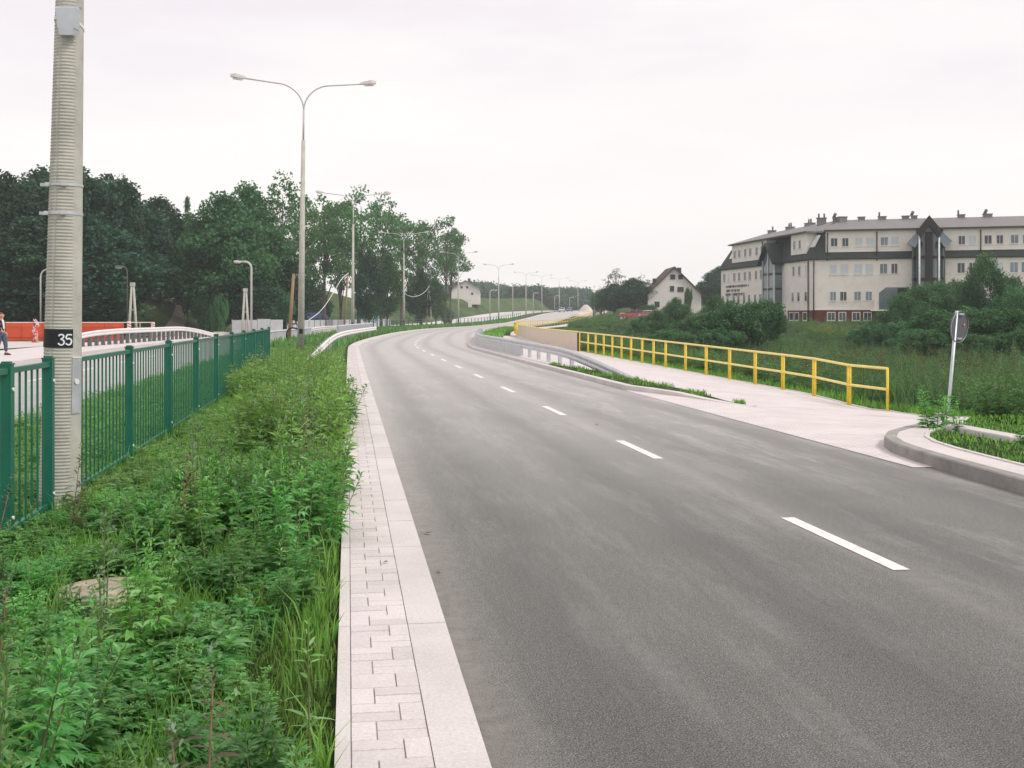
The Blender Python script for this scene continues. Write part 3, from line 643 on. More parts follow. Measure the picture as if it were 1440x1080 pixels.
# ------------------------------------------------------------------ guardrails
WB = [(-.155, 0), (-.10, .05), (-.05, .05), (0, .0), (.05, .05), (.10, .05), (.155, 0)]
def guardrail(path, side, posts, label, mat=M_RAIL, pmat_=M_GALV, base=None, ptall=.55, spacer=True, pw=.10):
    """path: [(x, y, ztop)], side: +1 rail face towards +normal"""
    P = catmull(path, .8); b0 = Vector(P[0]); b0.z = base if base is not None else 0
    root = empty('guardrail', b0, label, 'guardrail')
    rings = []
    for i, p in enumerate(P):
        d = P[min(i + 1, len(P) - 1)] - P[max(i - 1, 0)]; d = d / np.linalg.norm(d); n = Vector((d[1], -d[0], 0)).normalized() * side
        c = Vector(p) - b0 - Vector((0, 0, .155)); th = .012
        rings.append([c + Vector((0, 0, h)) + n * o_ for h, o_ in WB] + [c + Vector((0, 0, h)) + n * (o_ - th) for h, o_ in reversed(WB)])
    mb = MB(); mb.loft(rings, True, True); mb.build('beam', mat, root)
    L_ = np.concatenate([[0], np.cumsum(np.linalg.norm(np.diff(P[:, :2], axis=0), axis=1))])
    for k in posts:
        s = k * L_[-1]; q = Vector([np.interp(s, L_, P[:, j]) for j in range(3)]); i = min(int(np.searchsorted(L_, s)), len(P) - 2)
        d = P[i + 1] - P[i]; n = Vector((d[1], -d[0], 0)).normalized() * side; ang = math.atan2(d[1], d[0])
        zb = gz(q.x, q.y) - b0.z; zt = q.z - b0.z - .02
        c = q - b0 - n * .12; mb = MB(); mb.box((c.x, c.y, (zb - .2 + zt) / 2), (pw, pw * .7, zt - zb + .2), ang)
        c2 = q - b0 - n * .05; mb.box((c2.x, c2.y, zt - .14), (.09, .11, .2), ang)
        mb.build('post', pmat_, root)
    return root
def along(s, t, z): x, y = st(s, t); return (float(x), float(y), float(zp(s)) + z)
path = [along(s, float(Wd(s)) + t, z) for s, t, z in ((28.6, 1.0, .13), (30.5, .88, .30), (33, .75, .50), (36, .65, .66), (40, .6, .72), (46, .58, .74), (54, .55, .76), (60, .55, .76), (66, .52, .76), (74, .5, .76), (84, .5, .76), (92, .5, .76))]
guardrail(path, -1, [.13, .16, .19] and np.concatenate([[.115], np.linspace(.145, .98, 26)]), 'grey steel guardrail on the right, its near end sloping down into the grassy island', M_RAIL, M_GALV, 0, pw=.16)
# lower closing plate of the far part of this guardrail
gr = C.objects['guardrail']; mb = MB(); rings = []
for s in np.arange(45, 92, 1.5):
    x, y = st(s, float(Wd(s)) + .50); b = gr.location; rings.append([(float(x) + dx - b.x, float(y) - b.y, z - b.z) for z, dx in ((.10, 0), (.50, 0), (.50, .02), (.10, .02))])
mb.loft(rings, True, True); mb.build('lower_plate', M_RAIL, gr)
path = [along(s, t, z) for s, t, z in ((33, -2.0, .22), (37, -1.9, .30), (42, -1.75, .42), (47, -1.6, .56), (53, -1.42, .70), (60, -1.2, .80), (68, -1.05, .84), (80, -.95, .85), (97, -.9, .85))]
guardrail(path, 1, np.linspace(.12, .98, 30), 'pale guardrail on the left of the road, rising out of the weeds towards the bridge', M_WHITE, M_GALV, 0)
path = [(-23.0, 57, .55), (-23.1, 59, .75), (-23.2, 62, .92), (-23.4, 67, 1.0), (-23.6, 74, 1.0), (-23.9, 81, .98), (-24.1, 86, .75), (-24.3, 91, .40), (-24.4, 94, .25)]
guardrail(path, 1, np.linspace(.10, .90, 27), 'cream topped barrier with closely set dark posts on the far side of the second carriageway', M_WHITE, M_DGREY, 0, pw=.24)
def slat_parapet(name, pts, h, label, gap=.32, mat=M_RAIL, bar=.12):
    P = catmull(pts, 1.0); b0 = Vector(P[0]); root = empty(name, b0, label, 'parapet')
    mb = MB(); lo = MB(); sl = MB(); L_ = np.concatenate([[0], np.cumsum(np.linalg.norm(np.diff(P, axis=0), axis=1))])
    mb.tube([Vector(p) - b0 + Vector((0, 0, h)) for p in P], .07, 8); lo.tube([Vector(p) - b0 + Vector((0, 0, .12)) for p in P], .05, 8)
    for s in np.arange(.1, L_[-1], gap):
        q = Vector([np.interp(s, L_, P[:, j]) for j in range(3)]) - b0; sl.box((q.x, q.y, q.z + h / 2 + .05), (bar, .05, h - .12))
    mb.build('top_rail', mat, root); lo.build('bottom_rail', mat, root); sl.build('slats', mat, root)
slat_parapet('bridge_parapet', [along(s, -5.55, 0) for s in (64, 72, 82, 90)], .78, 'low white slatted parapet of the bridge behind the nearest street lamp')
slat_parapet('bridge_parapet', [along(s, -2.05, -.02) for s in (76, 84, 94, 106)], 1.08, 'pale grey slatted bridge parapet right beside the left guardrail', .17, M_SHEET, .16)
path = [along(s, -5.55, z) for s, z in ((90, .80), (96, .86), (104, .86), (112, .70), (118, .45))]
guardrail(path, 1, np.linspace(.08, .95, 9), 'short white guardrail continuing the low slatted parapet', M_WHITE, M_GALV, 0)
# ------------------------------------------------------------------ yellow railing, beige panels
def rail_pts(s, t): x, y = st(s, t); return Vector((float(x), float(y), float(zwalk(s, t) + offw(s))))
pxs = [1248, 1194, 1145, 1101, 1062, 1026, 993, 964, 936, 919, 903, 887.5, 874, 861, 849, 837.5, 827, 815]
S_l = np.linspace(23.2, 55.5, 600); T_l = np.interp(S_l, [23, 24, 54, 56], [11.75, 11.72, 10.95, 10.95]); XL, YL = st(S_l, T_l); col = 720 + F * XL / YL
pp = []
for x in pxs:
    s = float(np.interp(-x, -col, S_l)); t = float(np.interp(s, S_l, T_l)); pp.append(rail_pts(s, t))
root = empty('yellow_railing', pp[0], 'yellow two-rail pedestrian railing along the footway on the right', 'railing')
HY2 = .98
for i, p in enumerate(pp):
    q = p - pp[0]; d = (pp[min(i + 1, len(pp) - 1)] - pp[max(i - 1, 0)]); a = math.atan2(d.y, d.x); hw = .055 if i not in (0, len(pp) - 1) else .0
    mb = MB(); dd = d.normalized()
    for sg in ((-1, 1) if hw else (0,)):
        c = q + dd * hw * sg; mb.tube([(c.x, c.y, c.z - .3), (c.x, c.y, c.z + HY2)], .032, 10)
    mb.build('post', M_YEL, root)
for nm, hh in (('top_rail', HY2), ('middle_rail', .50)):
    mb = MB(); mb.tube([p - pp[0] + Vector((0, 0, hh)) for p in pp], .033, 10); mb.build(nm, M_YPALE, root)
pb = [rail_pts(s, float(tout(s))) for s in (56.2, 62, 68, 74, 80, 86, 92, 95)]
pb[0] = pp[-1] + Vector((-.05, .35, 0))
root = empty('panel_railing', pb[0], 'solid beige panel fence continuing the yellow railing over the bridge', 'railing')
for i, p in enumerate(pb):
    q = p - pb[0]; q = q + (Vector((0, 0, 0)) if i == 0 else Vector((.12, .06, 0))); mb = MB(); mb.box((q.x, q.y, q.z + .40), (.09, .09, 1.1)); mb.build('post', M_BROWN if i == 0 else M_YEL, root)
for a, b in zip(pb[:-1], pb[1:]):
    d = (b - a); n = Vector((d.y, -d.x, 0)).normalized() * .015; q = a - pb[0]; mb = MB()
    e = d.normalized() * .004
    mb.loft([[q + e + n + Vector((0, 0, .05)), q + d - e + n + Vector((0, 0, .05)), q + d - e - n + Vector((0, 0, .05)), q + e - n + Vector((0, 0, .05))],
             [q + e + n + Vector((0, 0, .94)), q + d - e + n + Vector((0, 0, .94)), q + d - e - n + Vector((0, 0, .94)), q + e - n + Vector((0, 0, .94))]], True, True)
    mb.build('panel', M_BEIGE, root)
mb = MB(); mb.tube([p - pb[0] + Vector((0, 0, .98)) for p in pb], .04, 8); mb.build('top_rail', M_YPALE, root)
tfar = lambda s: np.interp(s, [95, 150, 250, 330, 640], [11.2, 12.2, 14.2, 14.5, 14.5])
pf = [Vector(along(s, float(tfar(s)), .1)) for s in np.concatenate([np.arange(97, 180, 3.), np.arange(180, 330, 5.)])]
root = empty('yellow_railing', pf[0], 'far yellow railing climbing beside the distant footway', 'railing')
for p in pf:
    q = p - pf[0]; mb = MB(); mb.tube([(q.x, q.y, q.z - .1), (q.x, q.y, q.z + 1.0)], .045, 6); mb.build('post', M_YEL, root)
for nm, hh in (('top_rail', 1.0), ('middle_rail', .5)):
    mb = MB(); mb.tube([p - pf[0] + Vector((0, 0, hh)) for p in pf], .05, 6); mb.build(nm, M_YEL, root)
# ------------------------------------------------------------------ round sign seen from behind
SY = 20.2; sb = at(1331.5, 600, SY); st_ = at(1345.5, 437, SY)
root = empty('road_sign', sb, 'round road sign seen from behind on a leaning grey post', 'road sign')
mb = MB(); mb.tube([Vector((0, 0, -.3)), Vector((0, 0, 0)), st_ - sb], .030, 12); mb.build('post', M_GALV, root)
cen = at(1347.5, 459.5, SY) - sb; ax = Vector((.62, -.78, 0)).normalized(); e1 = Vector((ax.y, -ax.x, 0)); 
rd = 22.3 / F * SY; tilt = (st_ - sb).normalized(); cen = cen + Vector((.035, .05, 0))
disc = MB(); disc.loft([[cen + ax * k + (e1 * math.cos(t) + tilt * math.sin(t)) * r for t in np.linspace(0, 2 * math.pi, 48, endpoint=False)] for k, r in ((-.012, rd * .96), (-.012, rd * .99), (0, rd), (.016, rd), (.016, rd * .97), (.004, rd * .96))], True, True)
dk = disc.build('sign_disc', M_SIGN, root)
rim = MB(); rim.tube([cen + ax * .016 + (e1 * math.cos(t) + tilt * math.sin(t)) * rd for t in np.linspace(0, 2 * math.pi, 49)], .0035, 6, False); rim.build('rim', M_GALV, dk)
for k in (-.75, .80):
    b = MB(); c = cen + ax * .03 + tilt * rd * k; b.box(c, (.14, .03, .035), math.atan2(e1.y, e1.x)); b.build('bracket', M_GALV, root)
b = MB(); c = cen + ax * .018 + e1 * rd * .48 * (1 if e1.x > 0 else -1) + tilt * rd * .12; b.tube([c, c + ax * .004], .025, 10); b.build('sticker', pmat('orange_sticker', (.65, .3, .12), .6), dk)
# ------------------------------------------------------------------ left yard: orange barrier, tape, hoarding, sheds
BY = 75.0
b0 = at(-8, 484, BY); b0.z = gz(b0.x, b0.y)
root = empty('plank_barrier', b0, 'long orange board barrier in front of the dark forest', 'barrier')
ztop = H + (HY - 454) / F * BY - b0.z; zbot = H + (HY - 479) / F * BY - b0.z
wpx = [-8, 30, 60, 90, 118, 147, 174]
for a, b in zip(wpx[:-1], wpx[1:]):
    xa, xb = (a - 720) / F * BY - b0.x + .01, (b - 720) / F * BY - b0.x - .01
    mb = MB(); mb.box(((xa + xb) / 2, 0, (ztop + zbot) / 2), (xb - xa, .05, ztop - zbot)); mb.box(((xa + xb) / 2, -.04, ztop - .25), (xb - xa, .03, .05)); mb.box(((xa + xb) / 2, -.04, zbot + .25), (xb - xa, .03, .05)); mb.build('board', M_ORANGE, root)
    mb = MB(); mb.box((xa + .05, .06, ztop / 2), (.10, .07, ztop)); mb.box((xa + .05, .35, ztop * .3), (.1, .75, .1), 0, R(-35)); mb.build('post', M_WOOD, root)
mb = MB(); mb.box(((-8 + 217 - 1440) / 2 / F * BY - b0.x, 0, ztop + .03), (225 / F * BY, .07, .05)); mb.build('top_rail', M_TAPEW, root)
for x in (197, 214.5):
    xx = (x - 720) / F * BY - b0.x; mb = MB(); mb.box((xx, 0, ztop / 2), (.1, .08, ztop)); mb.build('post', M_WOOD, root)
def striped_board(x, yt, yb, Y, label, w=.25):
    p = at(x, yb, Y); h = (yb - yt) / F * Y; root = empty('warning_board', p, label, 'barrier board')
    mb, m2 = MB(), MB(); mb.box((0, 0, h / 2), (w, .04, h)); mb.box((0, .05, h / 2 - .3), (.06, .06, h + .6)); bd = mb.build('board', M_TAPEW, root)
    for k in range(4):
        z = h * (k + .2) / 4; m2.extrude([(-w / 2, -.022, z), (-w / 2, -.022, z + h / 9), (w / 2, -.022, z + h / 9 - .1), (w / 2, -.022, z - .1 if z > .1 else z)], (0, -.006, 0))
    m2.build('red_stripes', M_TAPER, bd)
striped_board(215, 453, 464, BY - .4, 'small red and white striped board at the end of the orange barrier')
striped_board(181.5, 452, 467, BY - .4, 'striped board standing near the middle of the open barrier rail')
# bundle of red and white barrier tape
p = at(48.5, 485, 71); p.z = gz(p.x, p.y)
root = empty('tape_bundle', p, 'tangled red and white barrier tape bundled round a short post', 'barrier tape')
mb = MB(); mb.tube([(0, 0, 0), (.1, 0, 1.6)], .06, 8); mb.loft([[(.22 * math.cos(a), .22 * math.sin(a), z) for a in np.linspace(0, 6.28, 12, endpoint=False)] for z in (0, .08)], True, True); mb.build('post', M_DGREY, root)
rr = random.Random(3)
for nm, mt, k in (('red_tape', M_TAPER, 16), ('white_tape', M_TAPEW, 24)):
    mb = MB()
    for i in range(k):
        z = rr.uniform(.35, 1.6); a = rr.uniform(0, 6.28); r0 = .10 + .10 * rr.random(); pts = [(r0 * math.cos(a + t * 2) + .05 * z, r0 * math.sin(a + t * 2), z - t * rr.uniform(.1, .45) + .1 * math.sin(t * 5 + i)) for t in np.linspace(0, 2.2, 9)]
        mb.loft([[(x, y, zz), (x * 1.08, y * 1.08, zz + .09)] for x, y, zz in pts], False, False)
    mb.build(nm, mt, root)
# hoarding of grey sheets along the far side of the second carriageway
hp = [Vector(along(s, -14.2, -.05)) for s in np.arange(112, 192, 3.2)]
root = empty('sheet_fence', hp[0], 'grey sheet metal hoarding beyond the bridge, in front of the blue shed', 'fence')
mb = MB()
for a, b in zip(hp[:-1], hp[1:]):
    d = b - a; n = Vector((d.y, -d.x, 0)).normalized(); m = 10; prev = None; ring = []
    for k in range(m + 1):
        q = a - hp[0] + d * (k / m * .97) + n * (.03 if k % 2 else 0); ring.append([q, q + Vector((0, 0, 1.32))])
    bd = MB(); bd.loft(ring + [[v + n * .004 for v in r] for r in reversed(ring)], False, False); bd.build('sheet', M_SHEET, root)
    q = a - hp[0]; bp = MB(); bp.box((q.x, q.y, .72), (.08, .08, 1.6)); bp.build('post', M_DGREY, root)
hp = [at(x, 462, 99) for x in (326, 345, 362, 380, 398)]
root = empty('sheet_fence', (hp[0].x, 99, gz(hp[0].x, 99)), 'short weathered sheet fence in front of the forest, beside the rubble', 'fence')
for a, b in zip(hp[:-1], hp[1:]):
    mb = MB(); mb.box(((a.x + b.x) / 2 - hp[0].x, 0, .85), (b.x - a.x - .04, .05, 1.3 + .2 * random.random())); mb.build('sheet', M_SHEET, root)
    mb = MB(); mb.box((a.x - hp[0].x, .06, .8), (.08, .08, 1.6)); mb.build('post', M_WOOD, root)
def shed(name, x0, x1, yt, Y, dep, mat_r, mat_w, label, cat, dark_front=True):
    X0, X1 = (x0 - 720) / F * Y, (x1 - 720) / F * Y; zg = gz((X0 + X1) / 2, Y); zt = H + (HY - yt) / F * Y - zg; w = X1 - X0
    root = empty(name, ((X0 + X1) / 2, Y, zg), label, cat)
    mb = MB(); mb.box((0, dep / 2 + .2, zt * .36), (w * .94, dep - .4, zt * .72)); wl = mb.build('wall', mat_w, root)
    mb = MB(); mb.extrude([(-w / 2, -.3, zt * .70), (-w / 2, dep, zt * .70), (-w / 2, dep * .55, zt), (-w / 2, dep * .35, zt)], (w, 0, 0))
    k = int(w / .35)
    for i in range(k): mb.box((-w / 2 + (i + .5) * w / k, .12 * dep, zt * .875), (.06, dep * .5, .05), 0, math.atan2(zt * .3, dep * .4))
    mb.build('roof', mat_r, root)
    mb = MB(); mb.box((0, -.02 + .19, zt * .33), (w * .55, .05, zt * .62)); mb.build('front_shade_panel', M_BLACK, root)  # black panel standing for the shade inside the shed
    return root
shed('shed', 386, 452, 440, 150, 6, M_BLUE, M_DGREY, 'low open shed with a blue sheet roof behind the nearest street lamp', 'shed')
Yc = 205; X0, X1 = (500 - 720) / F * Yc, (531 - 720) / F * Yc; zg = gz((X0 + X1) / 2, Yc); zt = H + (HY - 440.5) / F * Yc - zg
root = empty('site_container', ((X0 + X1) / 2, Yc, zg), 'teal green site container right of the second street lamp', 'container')
mb = MB(); w = X1 - X0; mb.box((0, 1.2, zt / 2), (w, 2.4, zt - .1))
for i in range(12): mb.box((-w / 2 + (i + .5) * w / 12, -.02, zt / 2), (w / 26, .06, zt - .4))
mb.build('body', M_TEAL, root); mb = MB(); mb.box((0, 1.2, zt), (w + .1, 2.5, .12)); mb.build('roof', M_TEAL, root); mb = MB(); mb.box((w * .2, -.06, zt * .42), (.9, .05, zt * .75)); mb.build('door', M_SHEET, root)
# signboard by the hoarding
p = gat(417.5, 0, 125); mb = MB(); zt = H + (HY - 428) / F * 125 - p.z; mb.tube([(0, 0, 0), (0, 0, zt)], .05, 8); root = empty('road_sign', p, 'small pale square sign on a post beyond the nearest street lamp', 'road sign'); mb.build('post', M_GALV, root)
mb = MB(); mb.box((0, -.06, zt - .5), (.8, .03, .8), 0, 0, R(45)); mb.build('sign_plate', M_SIGN, root)
def rock(r, rng):
    bm = bmesh.new(); bmesh.ops.create_icosphere(bm, subdivisions=2, radius=r)
    for v in bm.verts: v.co *= 1 + rng.uniform(-.22, .22); v.co.z *= .62
    me = bpy.data.meshes.new('stone'); bm.to_mesh(me); bm.free(); me.materials.append(M_RUBBLE); return me
rg = random.Random(5); rocks = [rock(.5, rg) for _ in range(4)]
for i in range(22):
    x = 222 + 112 * (i + rg.random()) / 22; Y = rg.uniform(92, 97); p = gat(x, 0, Y)
    o = link('stone', rocks[i % 4]); s_ = rg.uniform(.7, 1.5); o.scale = (s_ * 1.3, s_, s_ * .9); o.location = p + Vector((0, 0, .15)); o.rotation_euler = (0, 0, rg.uniform(0, 6))
    tag(o, 'pale rubble stone in the low row at the foot of the forest bank', 'stone', 'rubble stones below the forest')
# footpath up the bank
mb = MB(); pth = [(200, 98, .8), (214, 104, .8), (228, 111, .8), (241, 119, .8), (252, 128, .8), (258, 138, .8)]; rings = []
for x, Y, w in pth:
    X = (x - 720) / F * Y; rings.append([(X + k * w, Y, gz(X + k * w, Y) + .12) for k in (-1, -.5, 0, .5, 1)])
mb.loft(rings, False, False); tag(mb.build('forest_path', M_PATH), 'bare earth path climbing into the forest', 'path', kind='structure')
# pale heaps at the end of the road
def heap(x, yb, yt, w, Y, label):
    X = (x - 720) / F * Y; z = H + (HY - yb) / F * Y; hgt = (yb - yt) / F * Y; ww = w / F * Y / 2; n = 18; V = []; fs = []
    rg = random.Random(int(x))
    for j in range(n + 1):
        for i in range(n + 1):
            u, v = i / n * 2 - 1, j / n * 2 - 1; r = math.hypot(u, v); k = max(0, 1 - r * r) ** .8 * (.8 + .2 * math.sin(3 * u + 1))
            V.append((u * ww, v * ww * 1.3, hgt * k * (1 + .3 * math.sin(5 * u + 3 * v)) + rg.uniform(-.12, .12) * k - .8 * (r > .97)))
    for j in range(n):
        for i in range(n): a = j * (n + 1) + i; fs.append((a, a + 1, a + n + 2, a + n + 1))
    mb = MB(); mb.add(V, fs, True); o = mb.build('earth_heap', M_EARTH); o.location = (X, Y, z); tag(o, label, 'heap')
heap(820, 448, 432, 44, 300, 'large pale heap of bare earth beside the far end of the road')
heap(846, 442, 429.5, 17, 310, 'small pale heap behind the dark post at the far roadside')
p = at(835.5, 449, 290); mb = MB(); mb.box((0, 0, 1.0), (.7, .5, 2.4)); mb.box((0, 0, 2.25), (.8, .6, .1)); o = mb.build('roadside_cabinet', M_DGREY); o.location = p; tag(o, 'dark narrow cabinet between the two pale earth heaps', 'cabinet')

# ------------------------------------------------------------------ office building
OB = empty('office_building', (39.2, 146, 1.0), 'long cream office building with dark mansard band and glass stair towers', 'building')
class Wall:
    def __init__(s, p, q, back):
        s.p = Vector(p); s.d = (Vector(q) - s.p).normalized(); s.n = Vector((s.d.y, -s.d.x)); s.L = (Vector(q) - s.p).length
        if s.n.dot(Vector(back)) > 0: s.n = -s.n          # outward
    def u(s, x):
        a = (x - 720) / F; return (a * s.p.y - s.p.x) / (s.d.x - a * s.d.y)
    def Y(s, u): return s.p.y + s.d.y * u
    def pt(s, u, o, z): q = s.p + s.d * u + s.n * o; return Vector((q.x, q.y, z)) - OB.location
    def box(s, mb, u0, u1, o0, o1, z0, z1):
        mb.loft([[s.pt(u0, o0, z), s.pt(u1, o0, z), s.pt(u1, o1, z), s.pt(u0, o1, z)] for z in (z0, z1)], True, True)
WA = Wall((39.2, 146), (63.1, 139), (0, 1)); WBd = Wall((39.2, 146), (33.6, 180), (1, 0))
LA, LB, DEP = 50.0, WBd.L, 12.0
Z0, ZB, ZM, ZM2, ZE, ZR = .4, 2.55, 9.1, 10.15, 12.75, 14.6
mb = MB()
mb.prism([tuple(WA.pt(u, o, 0))[:2] for u, o in ((0, 0), (LA, 0), (LA, -DEP), (0, -DEP))], ZB - OB.location.z, ZM - OB.location.z); mb.build('wall', M_CREAM, OB)
mb = MB(); mb.prism([tuple(WBd.pt(u, o, 0))[:2] for u, o in ((0.01, 0), (LB, 0), (LB, -DEP), (0.01, -DEP))], Z0 - OB.location.z, ZM - .003 - OB.location.z); mb.build('wall', M_CREAM, OB)
mb = MB(); WA.box(mb, -.02, LA, -DEP + .5, .04, Z0, ZB); WBd.box(mb, -.04, WBd.u(1108), -3, .05, Z0, ZB - .02); mb.build('basement', M_BRICK, OB)
mb = MB(); WA.box(mb, -.02, LA, -1, .09, ZB, ZB + .06); mb.build('ledge', M_FRAME, OB)
def mansard(W, L_, name):
    mb = MB(); q = lambda o, z, e: [W.pt(-e, o, z), W.pt(L_ + e, o, z), W.pt(L_ + e, -DEP - o, z), W.pt(-e, -DEP - o, z)]
    mb.loft([q(.28, ZM, .28), q(.32, ZM + .12, .32), q(-.1, ZM2, -.1), q(-1.5, ZE, -1.5)], True, True); return mb.build('mansard', M_SLATE, OB)
mA = mansard(WA, LA, 'a'); mB = mansard(WBd, LB, 'b')
def cap(W, L_, ua, ub):
    mb = MB(); mb.loft([[W.pt(ua, .35, ZE), W.pt(ub, .35, ZE), W.pt(ub, -DEP - .3, ZE), W.pt(ua, -DEP - .3, ZE)],
                        [W.pt(ua, .35, ZE + .22), W.pt(ub, .35, ZE + .22), W.pt(ub, -DEP - .3, ZE + .22), W.pt(ua, -DEP - .3, ZE + .22)],
                        [W.pt(ua + 2, -5, ZR), W.pt(ub - 2, -5, ZR), W.pt(ub - 2, -7, ZR), W.pt(ua + 2, -7, ZR)]], True, True)
    r = mb.build('roof', M_ROOF, OB); m2 = MB(); W.box(m2, ua - .02, ub, .36, .50, ZE + .02, ZE + .17); m2.build('gutter', M_PIPE, r); return r
rA = cap(WA, LA, WA.u(1159), LA + .3); rB = cap(WBd, LB, 1.2, WBd.u(1027.5))
def dormer(W, u0, u1):
    mb = MB(); W.box(mb, u0, u1, -2.2, .02, ZM2 - .1, ZE - .004); mb.build('dormer', M_CREAM, OB)
dormer(WA, WA.u(1161), WA.u(1289)); dormer(WA, WA.u(1326), LA - .4); dormer(WBd, WBd.u(1078), WBd.u(1029.5)); dormer(WBd, WBd.u(1134), WBd.u(1112.5))
def window(W, x0, x1, z0, z1, glass, o=.0, fr=.055, mull=True):
    u0, u1 = sorted((W.u(x0), W.u(x1))); mb = MB(); e = o + .035
    W.box(mb, u0, u1, o - .06, e, z1 - fr, z1); W.box(mb, u0, u1, o - .06, e, z0, z0 + fr)
    W.box(mb, u0, u0 + fr, o - .06, e - .002, z0 + fr, z1 - fr); W.box(mb, u1 - fr, u1, o - .06, e - .002, z0 + fr, z1 - fr)
    if mull and u1 - u0 > .7: W.box(mb, (u0 + u1) / 2 - .025, (u0 + u1) / 2 + .025, o - .06, e - .004, z0 + fr, z1 - fr)
    W.box(mb, u0 - .06, u1 + .06, o - .05, e + .05, z0 - .05, z0 - .002)
    f = mb.build('window', M_FRAME, OB); pn = MB(); W.box(pn, u0 + .01, u1 - .01, o - .05, o + .012, z0 + .01, z1 - .01); pn.build('pane', glass, f)
D, Bl, Bd = M_GLASSD, M_GLASSB, M_BLIND
top = [(1168, 1178, D), (1184, 1193.5, D), (1202.5, 1213, Bd), (1217.5, 1229, Bd), (1238, 1249, Bl), (1253, 1264, Bd), (1347.5, 1357.5, D), (1362.5, 1373, Bd), (1384, 1395, D), (1401, 1411, D), (1421, 1432.5, Bl), (1438, 1449, Bl)]
for a, b, g in top: window(WA, a, b, 10.75, 11.9, g, .02)
mid = [(1167, 1177, Bd), (1182, 1193, Bd), (1201.5, 1212.5, Bd), (1217, 1228, Bd), (1237, 1248, Bl), (1253, 1262.5, D), (1346, 1357, D), (1362.5, 1373, D), (1398, 1411, Bd), (1420, 1432, Bl), (1436, 1447, Bl)]
for a, b, g in mid: window(WA, a, b, 7.15, 8.5, g)
low = [(1167, 1176, Bl), (1181, 1191, D), (1201, 1211, Bl), (1217, 1226.5, Bl), (1418, 1431, Bl), (1436, 1447, Bl), (1346, 1357, Bl), (1363, 1373, D)]
for a, b, g in low: window(WA, a, b, 3.72, 4.95, g)
for a, b in ((1163, 1175), (1179, 1190), (1198, 1210), (1214, 1226), (1233.5, 1245), (1347, 1358), (1384, 1395)): window(WA, a, b, 1.15, 2.3, D, .04, .10)
nb = lambda c: (c / 6 + 1000 - 1.75, c / 6 + 1000 + 1.75)
for c in (202, 240, 290, 332, 386, 430, 705, 750): window(WBd, *nb(c), 10.72, 11.95, D if c > 710 or c < 600 else Bl, .02, .05, False)
for c in (112, 148, 197, 238, 287, 327, 380, 422, 478, 697, 745, 803): window(WBd, *nb(c), 7.15, 8.5, Bd if c in (148, 803) else D, 0, .05, False)
for c in (100, 140, 192, 232, 280, 322, 372, 416, 470, 690, 738, 800): window(WBd, *nb(c), 3.72, 5.0, Bl if c in (140, 690) else D, 0, .05, False)
for c in (680, 727, 795): window(WBd, c / 6 + 1000 - 3, c / 6 + 1000 + 3, 1.15, 2.3, D, .05, .10, False)
for W, x, z0, z1 in ((WBd, 1073, 3, 12.6), (WBd, 1137.5, 1.2, 9), (WA, 1144.3, 1.2, 9), (WA, 1163.5, 9, 12.6), (WA, 1233, 8.9, 12.6), (WA, 1379, 8.9, 12.6)):
    u = W.u(x); mb = MB(); mb.tube([W.pt(u, .40 if z0 > 8 and z1 < 12 else .12, z) for z in (z0, z1)], .085, 8); mb.build('drainpipe', M_PIPE, OB)
# roof windows
for W, u, k in ((WBd, WBd.u(1137) - .2, 1), (WBd, WBd.u(1024), 1)):
    lo, hi = (-.1 - 1.4 * .25, ZM2 + 2.6 * .25), (-.1 - 1.4 * .85, ZM2 + 2.6 * .85); off = .06
    mb = MB(); mb.loft([[W.pt(u - .6, lo[0] + o_, lo[1] + o_ * .5), W.pt(u + .6, lo[0] + o_, lo[1] + o_ * .5), W.pt(u + .6, hi[0] + o_, hi[1] + o_ * .5), W.pt(u - .6, hi[0] + o_, hi[1] + o_ * .5)] for o_ in (-.05, .09)], True, True); mb.build('roof_window', M_FRAME, mB)
# glass stair tower on the left wing with its small gable
def tower(W, u0, u1, out, z0, ze, za, glass):
    um = (u0 + u1) / 2; mb = MB()
    prof = [(u0, z0), (u1, z0), (u1, ze), (um, za), (u0, ze)]
    mb.loft([[W.pt(u, o, z) for u, z in prof] for o in (-2.5, out)], True, True); t = mb.build('stair_tower', glass, OB)
    for z in np.arange(z0 + .2, ze, 2.1): m2 = MB(); W.box(m2, u0 - .02, u1 + .02, .1, out + .05, z, z + .3); m2.build('floor_band', M_BROWN, t)
    m3 = MB()
    for u in (u0, um, u1): W.box(m3, u - .09, u + .09, out - .1, out + .12, z0, ze if u != um else za - .6)
    m3.build('mullion', M_RAIL, t)
    m4 = MB(); e = .7
    for sg, ua in ((-1, u0 - e), (1, u1 + e)):
        zl = ze - e * (za - ze) / (um - u0)
        m4.loft([[W.pt(um, o, za + .12), W.pt(um, o, za + .5), W.pt(ua, o, zl + .38), W.pt(ua, o, zl)] for o in (-3, out + .6)], True, True)
    m4.build('gable_roof', M_SLATE if glass is M_GLASST else M_BROWN, t)
    return t
ta, tb = sorted((WBd.u(1100), WBd.u(1084))); tower(WBd, ta, tb, 1.2, 1, 9.6, 11.6, M_GLASST)
